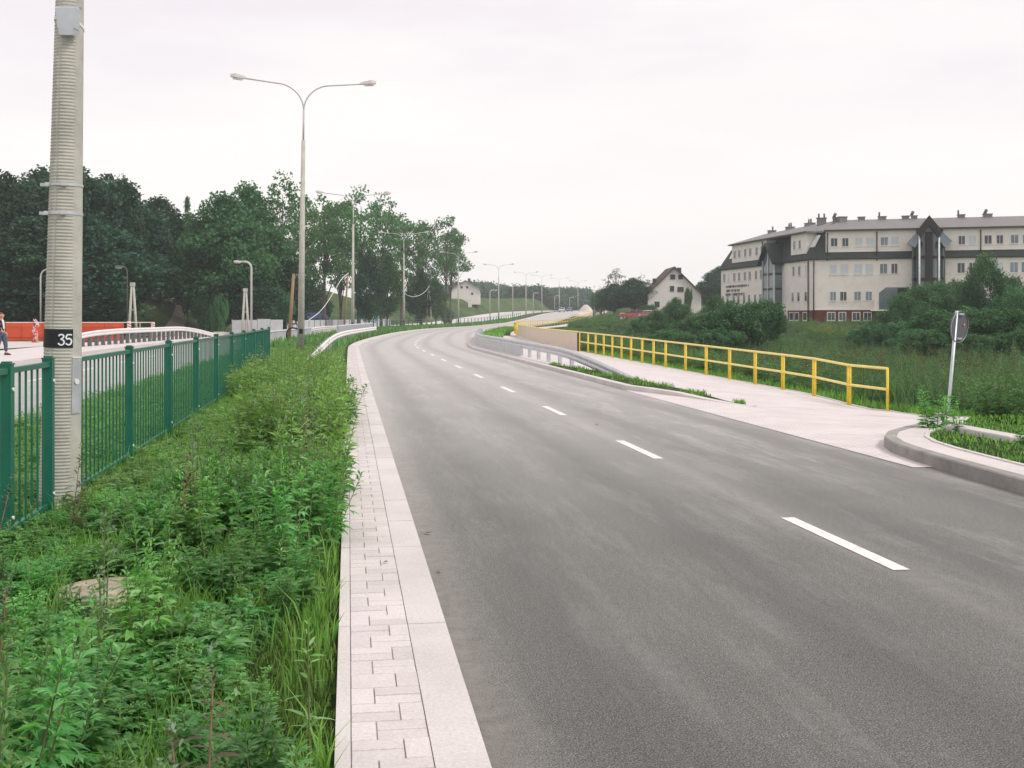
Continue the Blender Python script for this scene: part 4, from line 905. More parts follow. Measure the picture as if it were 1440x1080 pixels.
# large bay on the right wing under a dark diamond gable
ua, ub = WA.u(1282.5), WA.u(1327); um = (ua + ub) / 2
mb = MB(); mb.loft([[WA.pt(u, o, z) for u, o in ((ua, -1), (ub, -1), (ub, .7), (um + .7, 1.7), (um - .7, 1.7), (ua, .7))] for z in (1.2, 11.7)], True, True); bay = mb.build('glazed_bay', M_GLASST, OB)
for z in (3.4, 6.2, 8.95):
    mb = MB(); mb.loft([[WA.pt(u, o, zz) for u, o in ((ua - .05, -.8), (ub + .05, -.8), (ub + .05, .76), (um + .72, 1.78), (um - .72, 1.78), (ua - .05, .76))] for zz in (z, z + .38)], True, True); mb.build('floor_band', M_BROWN, bay)
mb = MB(); WA.box(mb, um - .45, um + .45, 1.2, 2.0, 5.0, 12.3); mb.build('dark_fin', M_BROWN, bay)
mb = MB()
for u in (um - 1.35, um + 1.35, ua, ub): WA.box(mb, u - .06, u + .06, .9 if abs(u - um) < 2 else .55, 1.5 if abs(u - um) < 2 else .78, 1.2, 11.6)
mb.build('mullion', M_DGREY, bay)
for sg in (-1, 1): mb = MB(); mb.tube([WA.pt(um + sg * 1.15, 2.35, z) for z in (1.2, 11.9)], .11, 10); mb.build('column', M_FRAME, bay)
def zpx(y, Y): return H + (HY - y) / F * Y
Yb = WA.Y(um) - 1; uL, uR, uTip = WA.u(1275), WA.u(1337), um; za = zpx(304, Yb); zs = zpx(338, Yb); zi = zpx(330, Yb); zb = zpx(348, Yb); 
u1l, u1r = WA.u(1287), WA.u(1323.5)
mb = MB(); mb.loft([[WA.pt(u, o, z) for u, z in ((um, za), (u1l, zpx(327, Yb)), (WA.u(1293), zpx(336, Yb)), (um, zpx(318, Yb)), (WA.u(1318), zpx(336, Yb)), (u1r, zpx(327, Yb)))] for o in (-5, 2.6)], True, True); mb.build('gable_roof', M_BROWN, bay)
mb = MB(); mb.loft([[WA.pt(u, o, z) for u, z in ((um, zpx(318.5, Yb)), (WA.u(1292), zpx(337, Yb)), (WA.u(1298), zpx(343, Yb)), (WA.u(1313), zpx(343, Yb)), (WA.u(1319), zpx(337, Yb)))] for o in (-2, 1.75)], True, True); mb.build('gable_glass', M_GLASSB, bay)
for xa, xb_, xc in ((1287, 1275, 1290), (1323.5, 1337, 1321)):
    ia = 1293 if xa < 1300 else 1318
    mb = MB(); mb.loft([[WA.pt(WA.u(x), o, zpx(y, Yb)) for x, y in ((xa, 327.5), (xb_, 340.5), (xc - (5 if xa < 1300 else -5), 349), (ia, 336.5))] for o in (-1, 2.3)], True, True); mb.build('gable_wing', M_GLASSB, bay)
# entrance recess with a chamfered corner
e0, e1, e2 = WA.u(1236), WA.u(1246), WA.u(1279)
mb = MB(); mb.loft([[WA.pt(u, o, z) for u, z in ((e0, 2.6), (e2, 2.6), (e2, 5.45), (e1, 5.45), (e0, 4.75))] for o in (-.5, .03)], True, True); en = mb.build('entrance', M_GLASST, OB)
mb = MB(); WA.box(mb, WA.u(1262), e2 - .1, -.4, .05, 2.7, 5.35); mb.build('opening_shade', M_BLACK, en)  # black block in place of the shade inside the entrance
mb = MB(); WA.box(mb, e0 + .3, WA.u(1262), .031, .06, 4.0, 4.08); 
for x in (1243, 1249, 1256): WA.box(mb, WA.u(x) - .04, WA.u(x) + .04, .031, .07, 2.6, 5.1)
mb.build('mullion', M_DGREY, en)
mb = MB(); WA.box(mb, WA.u(1224), WA.u(1248), .05, 1.6, 2.42, 2.56); WA.box(mb, WA.u(1229), WA.u(1231.5), .1, 1.5, 2.56, 3.9); mb.build('entrance_step', M_CREAM, OB)
# dark lettering, three lines, too small to read in the photograph
rl = random.Random(9); mb = MB()
for z, xa, xb_ in ((6.20, 1020.5, 1053), (5.55, 1020.5, 1040), (4.95, 1020.5, 1047)):
    ua_, ub_ = sorted((WBd.u(xa), WBd.u(xb_))); u = ua_
    while u < ub_ - .3:
        w_l = rl.uniform(.22, .36)
        if rl.random() < .1: u += .3; continue
        k = rl.random(); h = .40
        WBd.box(mb, u, u + .09, .005, .05, z, z + h)
        if k > .3: WBd.box(mb, u + .09, u + w_l, .005, .05, z + h - .09, z + h)
        if k < .8: WBd.box(mb, u + .09, u + w_l, .005, .05, z + h * .42, z + h * .42 + .09)
        if k > .5: WBd.box(mb, u + w_l - .09, u + w_l, .005, .046, z, z + h - .09)
        if .2 < k < .7: WBd.box(mb, u + .09, u + w_l - .09, .005, .05, z, z + .09)
        u += w_l + .13
mb.build('wall_lettering', M_DGREY, OB)
# chimneys
for W, par, lst in ((WBd, rB, ((1041, 7, 1), (1065, 10, 2), (1091, 18, 2), (1133, 9, 0))), (WA, rA, ((1154, 12, 2), (1175, 8, 3), (1210, 6, 0), (1239, 8, 1), (1272, 6, 0), (1284, 3, 3), (1350, 5, 1), (1387, 9, 3)))):
    for x, w, k in lst:
        u = W.u(x) * (1.035 if W is WA else 1); hw = .28 + w * .028; mb = MB()
        W.box(mb, u - hw, u + hw, -5.6, -4.6, ZR - .8, ZR + .30); W.box(mb, u - hw - .08, u + hw + .08, -5.68, -4.52, ZR + .30, ZR + .38)
        ch = mb.build('chimney', M_ROOF, par); m2 = MB()
        for j in range(k if k < 3 else 1): m2 = MB(); m2.tube([W.pt(u + (j - .5) * .7, -5.1, ZR + .38), W.pt(u + (j - .5) * .7 + (.25 if k == 3 else 0), -5.1, ZR + .95)], .12 if k < 3 else .2, 8); m2.build('pot', M_DGREY, ch)
# ------------------------------------------------------------------ houses
def house(x0, x1, ye, yr, yb, Y, dep, rz, label, wins, roofm, ivy=None):
    X0, X1 = (x0 - 720) / F * Y, (x1 - 720) / F * Y; zb, ze, zr = zpx(yb, Y), zpx(ye, Y), zpx(yr, Y); w = X1 - X0
    root = empty('house', ((X0 + X1) / 2, Y, zb), label, 'house', None, rz); ze -= zb; zr -= zb
    mb = MB(); mb.loft([[(-w / 2, y, -1.5), (w / 2, y, -1.5), (w / 2, y, ze), (0, y, zr), (-w / 2, y, ze)] for y in (0, dep)], True, True); mb.build('wall', M_HWHITE, root)
    sl = (zr - ze) / (w / 2); mb = MB(); e = .7
    for sg in (-1, 1):
        mb.loft([[(0, y, zr + .05), (0, y, zr + .35), (sg * (w / 2 + e), y, ze - e * sl + .32), (sg * (w / 2 + e), y, ze - e * sl)] for y in (-.6, dep + .6)], True, True)
    rf = mb.build('roof', roofm, root)
    for cx, cy, cw in ((.12, 2.5, .8), (-.32, 5, .7)):
        mb = MB(); cz = zr - abs(cx) * w * sl; mb.box((cx * w, cy, cz + .5), (cw, .8, 2.0)); mb.build('chimney', M_TILE, rf)
    for px, py, pw, ph in wins:
        cx = ((px - 720) / F * Y) - (X0 + X1) / 2; cz = zpx(py, Y) - zb; ww, hh = pw / F * Y, ph / F * Y
        mb = MB(); mb.box((cx, -.01, cz), (ww + .16, .10, hh + .16)); f = mb.build('window', M_FRAME, root); mb = MB(); mb.box((cx, -.035, cz), (ww, .1, hh)); mb.build('pane', M_GLASSD, f)
    return root
house(911, 986, 414, 377, 446, 232, 13, 0, 'white gabled house with brown roof and ivy, left of the office building', [(946, 389.5, 7, 7), (957, 389.5, 6.5, 7), (945, 406, 6, 8), (957, 407, 9, 7), (924, 428, 7, 8)], M_TILE)
house(634, 675, 407, 395.5, 421, 330, 11, R(1), 'small white gabled house on top of the grassy hill on the left', [(649.3, 404, 3.2, 3.2), (657, 404, 3.2, 3.2), (664, 413, 3, 3.4)], M_ROOF)
p = at(661, 431, 318); mb = MB(); mb.box((0, 0, .8), (1.0, .9, 2.0)); mb.box((0, 0, 1.88), (1.2, 1.1, .15)); o = mb.build('garden_kiosk', M_HWHITE); o.location = p; tag(o, 'little white kiosk below the hill house', 'kiosk')
# ------------------------------------------------------------------ cars
def car(p, rz, paint, label, group=None, hatch=True):
    root = empty('parked_car' if group else 'car', p, label, 'car', group, rz)
    prof = [(-2.0, .32), (-2.05, .62), (-1.95, .88), (-.95, .95), (1.85, .98), (2.0, .75), (2.02, .35)]
    mb = MB(); mb.loft([[(x, y * (1 if z < .9 else .95), z) for x, z in prof] for y in (-.82, -.78, .78, .82)][:], True, True)
    mb.v = [(x, y, z) for x, y, z in mb.v]; body = mb.build('body', paint, root)
    bv = body.modifiers.new('bevel', 'BEVEL'); bv.width = .07; bv.segments = 3
    cab = [(-1.0, .93), (-.30, 1.38), (.10, 1.45), (1.25, 1.42), (1.85, .96)]
    mb = MB(); mb.loft([[(x, sg * (.76 if z < 1 else .60), z) for x, z in cab] for sg in (-1, 1)], True, True); cb = mb.build('cabin_glass', M_GLASSD, root)
    mb = MB(); mb.loft([[(x, sg * .585, z) for x, z in ((-.30, 1.375), (.10, 1.445), (1.25, 1.415), (1.3, 1.44), (.1, 1.475), (-.33, 1.40))] for sg in (-1, 1)], True, True); mb.build('roof', paint, root)
    mb = MB()
    for sg in (-1, 1):
        for pts in ([(-.98, .76, .94), (-.31, .60, 1.39)], [(.45, .765, .94), (.5, .605, 1.44)], [(1.86, .76, .96), (1.27, .60, 1.43)]): mb.tube([(x, sg * y, z) for x, y, z in pts], .04, 6)
    mb.build('pillar', paint, root)
    for x in (-1.25, 1.28):
        for sg in (-1, 1):
            w = MB(); w.tube([(x, sg * .68, .31), (x, sg * .85, .31)], .31, 18); wh = w.build('wheel', M_TYRE, root); r_ = MB(); r_.tube([(x, sg * .84, .31), (x, sg * .86, .31)], .19, 14); r_.build('rim', M_RIM, wh)
    for sg in (-1, 1): mb = MB(); mb.box((-2.02, sg * .58, .70), (.08, .36, .15)); mb.build('headlight', M_HEAD, root)
    mb = MB(); mb.box((-2.06, 0, .48), (.06, 1.5, .14)); mb.build('bumper', M_DGREY, root)
    mb = MB(); mb.box((2.0, 0, .48), (.08, 1.5, .14)); mb.build('bumper', M_DGREY, root)
    return root
CY = 172
p = at(891, 449, CY); car(p, R(-12), M_RED, 'red hatchback with pale sky glare on its bonnet, left of two parked cars', 'parked red cars by the hedge')
p = at(912, 450, CY - 4); car(p, R(62), M_RED, 'red hatchback turned towards the road, right of two parked cars', 'parked red cars by the hedge')
x, y = st(392, .9); car((float(x), float(y), float(zp(392)) + .0), R(90) - heading(392), M_CBLUE, 'distant blue car on the crest of the road')
x, y = st(368, 1.2); car((float(x), float(y), float(zp(372)) + .0), R(90) - heading(372), M_CWHITE, 'distant pale car beside the blue one on the far road')
for x, lab in ((873.5, 'pale gatepost left of the red cars, first of two'), (877, 'pale gatepost left of the red cars, second of two')):
    p = at(x, 448, 176); thing_box('gate_post', (p.x, p.y, p.z - .3), (.35, .35, 1.2), M_HWHITE, lab, 'post')
# ------------------------------------------------------------------ pedestrian
PYd = 47.5; p = at(1.5, 500, PYd); p.z = .085
man = empty('person', p, 'man in a dark jacket, pale shirt and jeans walking along the far footpath', 'person', None, R(-12))
def skin(name, pts, edges, mat, parent, sub=2):
    me = bpy.data.meshes.new(name); me.from_pydata([q[0] for q in pts], edges, []); me.update()
    o = bpy.data.objects.new(name, me); C.objects.link(o); o.parent = parent; me.materials.append(mat)
    md = o.modifiers.new('skin', 'SKIN'); md.use_smooth_shade = True
    for v, q in zip(me.skin_vertices[0].data, pts): v.radius = q[1] if isinstance(q[1], tuple) else (q[1], q[1])
    me.skin_vertices[0].data[0].use_root = True
    o.modifiers.new('sub', 'SUBSURF').levels = sub; o.modifiers['sub'].render_levels = sub; return o
# faces +X; left leg forward, weight on both feet
J = [((0, 0, .98), (.15, .11)), ((0, 0, 1.18), (.15, .115)), ((.0, 0, 1.38), (.185, .12)), ((.01, 0, 1.50), (.07, .07)), ((.03, 0, 1.58), .058), ((.045, 0, 1.66), (.085, .10)), ((.04, 0, 1.74), (.075, .09)),
     ((.0, .19, 1.42), .058), ((-.06, .24, 1.16), .047), ((.06, .24, .94), .037), ((.11, .235, .85), .038),
     ((.0, -.19, 1.42), .058), ((.03, -.24, 1.16), .047), ((.20, -.22, 1.0), .037), ((.29, -.21, .98), .038),
     ((.02, .10, .90), .095), ((.14, .10, .50), .066), ((.17, .10, .10), .042), ((.30, .11, .04), .036),
     ((-.01, -.10, .90), .095), ((-.04, -.10, .50), .066), ((-.22, -.10, .12), .042), ((-.10, -.11, .04), .036), ((.135, 0, 1.655), .018), ((0.03, .095, 1.66), .022), ((.03, -.095, 1.66), .022)]
E = [(0, 1), (1, 2), (2, 3), (3, 4), (4, 5), (5, 6), (2, 7), (7, 8), (8, 9), (9, 10), (2, 11), (11, 12), (12, 13), (13, 14), (0, 15), (15, 16), (16, 17), (17, 18), (0, 19), (19, 20), (20, 21), (21, 22), (5, 23), (5, 24), (5, 25)]
for base, s_ in ((10, 1), (14, -1)):      # five fingers on each hand
    b = Vector(J[base][0]); fwd = (b - Vector(J[base - 1][0])).normalized()
    for k in range(5):
        off = Vector((.0, s_ * (.012 if k == 0 else 0), 0)) + Vector((.03 - .017 * k, 0, 0)).cross(Vector((0, 1, 0))) * .9
        ln = (.05, .075, .082, .075, .06)[k]; a = b + fwd * .02 + off; J.append((tuple(a), .009)); J.append((tuple(a + fwd * ln * .6 + Vector((.004, -s_ * .012, 0))), .0085)); J.append((tuple(a + fwd * ln + Vector((.008, -s_ * .03, -.01))), .007))
        n = len(J); E += [(base, n - 3), (n - 3, n - 2), (n - 2, n - 1)]
skin('body', J, E, M_SKIN, man)
g = lambda i, k: (J[i][0], (J[i][1][0] + k, J[i][1][1] + k) if isinstance(J[i][1], tuple) else J[i][1] + k)
skin('trousers', [g(0, .022), ((0, 0, 1.06), (.165, .13)), g(15, .025), g(16, .028), ((.168, .10, .13), .062), g(19, .025), g(20, .028), ((-.20, -.10, .15), .062)], [(0, 1), (0, 2), (2, 3), (3, 4), (0, 5), (5, 6), (6, 7)], M_JEANS, man)
skin('jacket', [((-.02, 0, .96), (.185, .125)), ((-.02, 0, 1.18), (.18, .13)), ((-.025, 0, 1.38), (.205, .125)), ((-.03, 0, 1.49), (.10, .075)), g(7, .022), g(8, .022), ((.05, .24, .965), .052), g(11, .022), g(12, .022), ((.18, -.222, 1.01), .052)],
     [(0, 1), (1, 2), (2, 3), (2, 4), (4, 5), (5, 6), (2, 7), (7, 8), (8, 9)], M_JACKET, man)
skin('shirt', [((.065, 0, 1.06), (.10, .085)), ((.07, 0, 1.25), (.10, .085)), ((.07, 0, 1.40), (.08, .075)), ((.03, 0, 1.515), (.068, .068))], [(0, 1), (1, 2), (2, 3)], M_SHIRT, man)
skin('hair', [((-.005, 0, 1.70), (.085, .095)), ((.015, 0, 1.765), (.082, .095)), ((.05, 0, 1.785), (.06, .07))], [(0, 1), (1, 2)], M_HAIR, man)
for s_, (ax_, az) in ((.11, (.235, .045)), (-.11, (-.16, .05))):
    mb = MB(); mb.loft([[(ax_ + k, s_ + j * w, z) for j, z in ((-1, 0), (1, 0), (.8, h), (-.8, h))] for k, w, h in ((-.14, .04, .10), (-.04, .045, .11), (.06, .05, .07), (.13, .04, .04))], True, True); mb.build('shoe', M_BLACK, man)
# ------------------------------------------------------------------ vegetation
def rot_frames(n, rng, up=0.0):
    d = rng.normal(size=(n, 3)); d[:, 2] = d[:, 2] * .7 + up; d /= np.linalg.norm(d, axis=1)[:, None]
    e = rng.normal(size=(n, 3)); e -= d * (e * d).sum(1)[:, None]; e /= np.linalg.norm(e, axis=1)[:, None]; return d, e
def leaf_quads(cen, size, rng, aspect=.55, up=0.0):
    n = len(cen); d, e = rot_frames(n, rng, up); L_ = size[:, None]; w = L_ * aspect
    V = np.stack([cen - d * L_ * .5, cen + e * w * .5, cen + d * L_ * .5, cen - e * w * .5], 1).reshape(-1, 3)
    return V, np.arange(4 * n).reshape(n, 4)
def crown_points(kind, rng):
    """clump centres in a crown 1 high, 1 wide (radius .5); irregular envelope"""
    out = []
    nl_ = 16 if kind in ('shrub', 'round') else 9; lob = rng.normal(size=(nl_, 3)); lob /= np.linalg.norm(lob, axis=1)[:, None]; amp = rng.uniform(-.34, .42, nl_) if nl_ > 9 else rng.uniform(-.25, .32, nl_)
    n = dict(dense=170, airy=68, high=60, shrub=150, round=130, spire=70, far=70)[kind]; z0 = dict(dense=.10, airy=.26, high=.48, shrub=.02, round=.05, spire=.1, far=.1)[kind]
    while len(out) < n:
        p = rng.uniform(-1, 1, 3); r = np.linalg.norm(p)
        if r > 1 or r < .25: continue
        q = p / max(r, 1e-6); R0 = 1 + float((amp * np.clip((lob * q).sum(1), 0, 1)**3).sum())
        if r > R0 * .95: continue
        if kind not in ('airy', 'high') and r < .55 and rng.random() < .65: continue
        h = (p[2] + 1) / 2
        wd = dict(dense=min(1, 1.25 * (1 - h)**.45 + .0) if h > .4 else .92, airy=(.55 + .6 * h) if h < .55 else 1.55 * (1 - h)**.55 + .1, high=1.0, shrub=1.0 if h < .45 else 1.3 * (1 - h)**.5, round=1.0, spire=.9 * (1 - h) + .1, far=1)[kind]
        out.append((p[0] * .5 * R0 * wd, p[1] * .5 * R0 * wd, z0 + (1 - z0) * (h * .96 + .02)))
    return np.array(out)
def make_tree(kind, seed, leaf, trunk_r=.28, Hh=16., Wd_=10., nl=85, ls=.36, cl=.105):
    rng = np.random.default_rng(seed); cp = crown_points(kind, rng) * np.array([Wd_, Wd_, Hh])
    m = rng.poisson(nl, len(cp)); cen = np.repeat(cp, m, 0); cr = rng.uniform(.7, 1.35, len(cp)) * cl * (Hh + Wd_) / 2
    off = rng.normal(size=(len(cen), 3)); off /= np.linalg.norm(off, axis=1)[:, None]; off *= (rng.uniform(.05, 1, len(cen))**.45)[:, None]
    cen = cen + off * np.repeat(cr, m)[:, None] * np.array([1.15, 1.15, .72] if kind not in ('shrub', 'round') else [.85, .85, 1.25])
    cen[:, 2] = np.maximum(cen[:, 2], .05)
    V, Q = leaf_quads(cen, rng.uniform(.6, 1.4, len(cen)) * ls, rng, .6 if kind != 'shrub' else .38, 0 if kind not in ('shrub', 'round') else .7)
    cm = mesh_np(kind + '_crown', V, Q, mat=leaf)
    mb = MB(); lean = rng.normal(size=2) * .03 * Hh
    top = .86 if kind != 'round' else .6
    tp = [Vector((lean[0] * h * h + .01 * Hh * math.sin(5 * h + seed), lean[1] * h * h + .01 * Hh * math.cos(4 * h), h * Hh)) for h in np.linspace(-.03, top, 9)]
    mb.tube(tp, [trunk_r * (1.25 if i == 0 else 1) * (1 - .85 * i / 8) for i in range(9)], 9)
    for j in rng.choice(len(cp), min(len(cp), 26), replace=False):
        c = Vector(cp[j]); hb = max(.12, min(.75, c.z / Hh - rng.uniform(.15, .35))); b = Vector((lean[0] * hb * hb + .01 * Hh * math.sin(5 * hb + seed), lean[1] * hb * hb + .01 * Hh * math.cos(4 * hb), hb * Hh))
        mid = (b + c) / 2 + Vector((0, 0, .04 * Hh * rng.uniform(-.3, 1))); r0 = trunk_r * (1 - .85 * hb / top) * .5; mb.tube([b, mid, c], [r0, r0 * .6, r0 * .15], 5)
    me = bpy.data.meshes.new(kind + '_trunk'); me.from_pydata(mb.v, [], mb.f); me.materials.append(M_BARK); me.polygons.foreach_set('use_smooth', [True] * len(mb.f))
    return cm, me
TREES = {}
def get_tree(kind, k):
    key = (kind, k)
    if key not in TREES:
        sd_ = 100 * len(kind) + k * 7 + 3
        TREES[key] = dict(dense=lambda: make_tree('dense', sd_, LF_DARK, .3, 16, 11, 105, .42, .10), mid=lambda: make_tree('dense', sd_ + 50, LF_MID, .28, 16, 10, 95, .40, .10),
                          airy=lambda: make_tree('airy', sd_, LF_AIRY, .24, 16, 9, 62, .36, .072), willow=lambda: make_tree('shrub', sd_, LF_WILLOW, .14, 7, 7, 190, .22, .095),
                          bush=lambda: make_tree('round', sd_, LF_MID, .12, 6, 7, 190, .21, .10), darkbush=lambda: make_tree('round', sd_ + 9, LF_MID, .12, 6, 7, 190, .22, .10),
                          high=lambda: make_tree('high', sd_ + 2, LF_AIRY, .22, 16, 9, 60, .36, .072), spire=lambda: make_tree('spire', sd_, LF_AIRY, .1, 16, 3.5, 40, .3, .05), thin=lambda: make_tree('airy', sd_ + 4, LF_RED, .14, 14, 9, 14, .4, .07))[kind]()
    return TREES[key]
DIM = dict(dense=(16, 11), mid=(16, 10), airy=(16, 9), high=(16, 9), willow=(7, 7), bush=(6, 7), darkbush=(6, 7), spire=(16, 3.5), thin=(14, 9))
tcount = 0
def tree(kind, k, x, ytop, wpx, Y, label, name='tree', group=None, sink=0.0, cat='tree'):
    global tcount; tcount += 1
    X = (x - 720) / F * Y; z = gz(X, Y) - sink; Ht = H + (HY - ytop) / F * Y - z; w = wpx / F * Y; cm, tm = get_tree(kind, k); h0, w0 = DIM[kind]
    root = empty(name, (X, Y, z), label, cat, group, random.uniform(0, 6.28)); root.scale = (w / w0, w / w0, Ht / h0 * .97)
    link('trunk', tm, root); link('crown', cm, root); return root
G1 = 'dense trees of the dark forest on the left'
L1 = 'tall dark broadleaf tree in the dense forest behind the orange barrier'
for i, (x, yt, w, Y) in enumerate([(-60, 236, 190, 96), (-5, 226, 160, 90), (62, 240, 150, 104), (118, 222, 150, 92), (168, 240, 140, 97), (40, 300, 170, 86), (140, 300, 160, 88), (-40, 330, 170, 86),
                                   (90, 350, 170, 90), (190, 330, 130, 126), (222, 268, 110, 130), (10, 380, 170, 90), (120, 395, 130, 92), (-120, 230, 200, 100), (60, 228, 150, 118), (150, 236, 150, 122)]):
    tree('dense', i % 3, x, yt, w * .98, Y + (14 if Y < 112 else 4), L1, group=G1)
tree('thin', 0, 172, 228, 46, 112, 'thin half bare treetop showing over the dark forest', sink=0)
tree('spire', 0, 263, 246, 22, 118, 'narrow pointed young tree rising above the dip in the forest edge')
for i, (x, yt, w, Y, kd, lab) in enumerate([
    (262, 292, 100, 134, 'dense', 'dark tree below the dip in the forest skyline, beside the earth path'),
    (312, 262, 125, 112, 'mid', 'full green tree right of the dip in the forest skyline'),
    (290, 330, 80, 128, 'dense', 'low dark tree right of the earth path'),
    (352, 250, 125, 120, 'mid', 'broad green tree directly behind the curved lamp post'),
    (398, 236, 105, 124, 'airy', 'tallest green tree, its top just left of the nearest street lamp'),
    (338, 352, 105, 112, 'dense', 'low dark tree behind the pale rubble stones'), (392, 352, 100, 122, 'dense', 'low dark tree left of the nearest lamp, behind the blue shed'),
    (296, 412, 44, 110, 'darkbush', 'dark bush on the grassy bank right of the path'), (362, 400, 80, 116, 'darkbush', 'dark bush behind the short weathered sheet fence')]):
    tree(kd, i % 3, x, yt, w, Y, lab)
tree('bush', 0, 310, 416, 26, 97, 'small pale green bush at the foot of the forest bank', 'bush', cat='bush')
for i, (x, yt, w, Y, kd, lab) in enumerate([
    (455, 256, 105, 150, 'airy', 'airy tree right of the nearest street lamp, sky showing through it'),
    (478, 268, 85, 178, 'airy', 'airy tree in the second row, between the first two street lamps'),
    (505, 256, 100, 165, 'airy', 'tall airy tree right behind the second street lamp'),
    (538, 266, 90, 172, 'airy', 'airy tree just right of the second street lamp'),
    (566, 284, 80, 188, 'airy', 'airy tree directly behind the third street lamp'),
    (592, 296, 70, 196, 'airy', 'airy tree between the third and fourth street lamps'),
    (627, 298, 60, 205, 'high', 'slender treetop left of the fourth street lamp'),
    (634, 320, 70, 214, 'high', 'last airy tree at the right end of the row, near the hill house'),
    (428, 262, 80, 160, 'airy', 'airy tree hidden half behind the nearest street lamp'),
    (520, 345, 46, 150, 'dense', 'dark leafy column of a tree right of the second street lamp'), (545, 352, 44, 156, 'mid', 'dark green low tree left of the third street lamp'),
    (590, 372, 40, 190, 'dense', 'dark low tree right of the third street lamp'), (613, 388, 34, 200, 'mid', 'bushy lower tree beside the distant leaning posts'),
    (446, 404, 40, 190, 'dense', 'dark undergrowth tree behind the thick pale cable')]):
    tree(kd, (i * 2 + i // 3) % 3, x, yt, w, Y, lab)
tree('darkbush', 1, 628, 432, 16, 215, 'small dark bush at the foot of the hill below the white house', 'bush', cat='bush')
# right side
for i, (x, yt, w, Y, kd, lab) in enumerate([
    (1384, 356, 76, 92, 'willow', 'tallest willow in front of the office building, right of the dark gable'),
    (1316, 392, 116, 97, 'willow', 'willow covering the lower part of the glazed bay'),
    (1268, 412, 84, 92, 'willow', 'smaller willow beside the entrance recess'),
    (1440, 402, 90, 88, 'darkbush', 'dark shrub cut by the right edge of the picture'),
    (1348, 436, 130, 80, 'darkbush', 'broad dark shrub directly behind the round sign'),
    (1410, 432, 130, 74, 'darkbush', 'broad dark shrub right of the round sign'),
    (1262, 452, 90, 84, 'darkbush', 'dark shrub below the entrance recess'),
    (1296, 462, 70, 76, 'bush', 'green shrub left of the round sign'),
    (1056, 422, 116, 86, 'darkbush', 'large round dark bush in front of the left wing'),
    (1084, 424, 44, 98, 'willow', 'green willow hiding the foot of the left glass tower'),
    (1034, 428, 60, 100, 'willow', 'pale willow left of the large round dark bush'),
    (1006, 416, 56, 112, 'willow', 'light green willow between the white house and the office building'),
    (950, 418, 44, 124, 'willow', 'leafy willow standing before the white gabled house'),
    (984, 440, 84, 92, 'willow', 'low greyish willow scrub above the middle of the yellow railing'),
    (925, 436, 60, 110, 'willow', 'low willow scrub right of the parked red cars'),
    (1015, 462, 80, 78, 'bush', 'low bushy scrub left of the large round bush'),
    (940, 462, 90, 82, 'willow', 'low pale scrub behind the left half of the yellow railing'),
    (968, 404, 12, 230, 'darkbush', 'ivy dark shrub grown against the white gabled house'),
    (893, 388, 66, 236, 'dense', 'dark dense tree left of the white gabled house'),
    (863, 396, 44, 250, 'dense', 'dark tree behind the three flagpoles'),
    (846, 404, 36, 262, 'mid', 'green tree at the left end of the right-hand trees'),
    (913, 428, 20, 214, 'darkbush', 'dark shrub at the left corner of the white gabled house'),
    (866, 370, 44, 270, 'thin', 'thin brownish treetop standing above the right-hand trees'),
    (900, 382, 30, 262, 'thin', 'small brownish treetop left of the white gabled house'),
    (1002, 376, 40, 258, 'dense', 'dark tree filling the gap between white house and office building'),
    (1346, 390, 72, 100, 'willow', 'tall grey green willow between the glazed bay and the tallest willow'), (1288, 404, 84, 96, 'willow', 'grey green willow left of the glazed bay, over the entrance steps'), (1424, 388, 70, 97, 'willow', 'tall willow right of the tallest one, near the right edge'),
    (1302, 468, 96, 68, 'darkbush', 'wide dark shrub left of the sign post, nearest to the yellow railing end'), (1372, 470, 110, 66, 'willow', 'dark willow scrub just right of the sign post'), (1436, 462, 100, 62, 'bush', 'green scrub at the right edge beyond the concrete slab'),
    (1012, 372, 40, 262, 'mid', 'tree partly hidden by the left end of the office building')]):
    tree(kd, i % 3, x, yt, w, Y, lab, 'shrub' if 'bush' in kd or kd == 'willow' else 'tree', cat='shrub' if 'bush' in kd or kd == 'willow' else 'tree')
# far wood: one mass on the skyline
rng = np.random.default_rng(21); VV, QQ, nb_ = [], [], 0
cps = crown_points('far', rng)
for i in range(150):
    x = rng.uniform(655, 1010) if i < 120 else rng.uniform(590, 700); Y = rng.uniform(470, 640); X = (x - 720) / F * Y; top = np.interp(x, [600, 660, 690, 720, 770, 830, 860, 1010], [398, 399, 401, 405, 411, 417, 412, 404]) + rng.uniform(-3, 6)
    z = float(gz(X, Y)); Hh = max(5, H + (HY - top) / F * Y - z); w = rng.uniform(5, 10)
    c = crown_points('far', rng) * np.array([w, w, Hh]) + np.array([X, Y, z]); cen = np.repeat(c, 26, 0) + rng.normal(size=(len(c) * 26, 3)) * np.array([.7, .7, .8])
    V, Q = leaf_quads(cen, rng.uniform(.6, 1.3, len(cen)), rng, .7); VV.append(V); QQ.append(Q + nb_); nb_ += len(V)
o = link('far_woods', mesh_np('far_woods', np.concatenate(VV), np.concatenate(QQ), mat=LF_FAR)); tag(o, 'distant hazy wood closing the view behind the road', 'wood', kind='stuff')

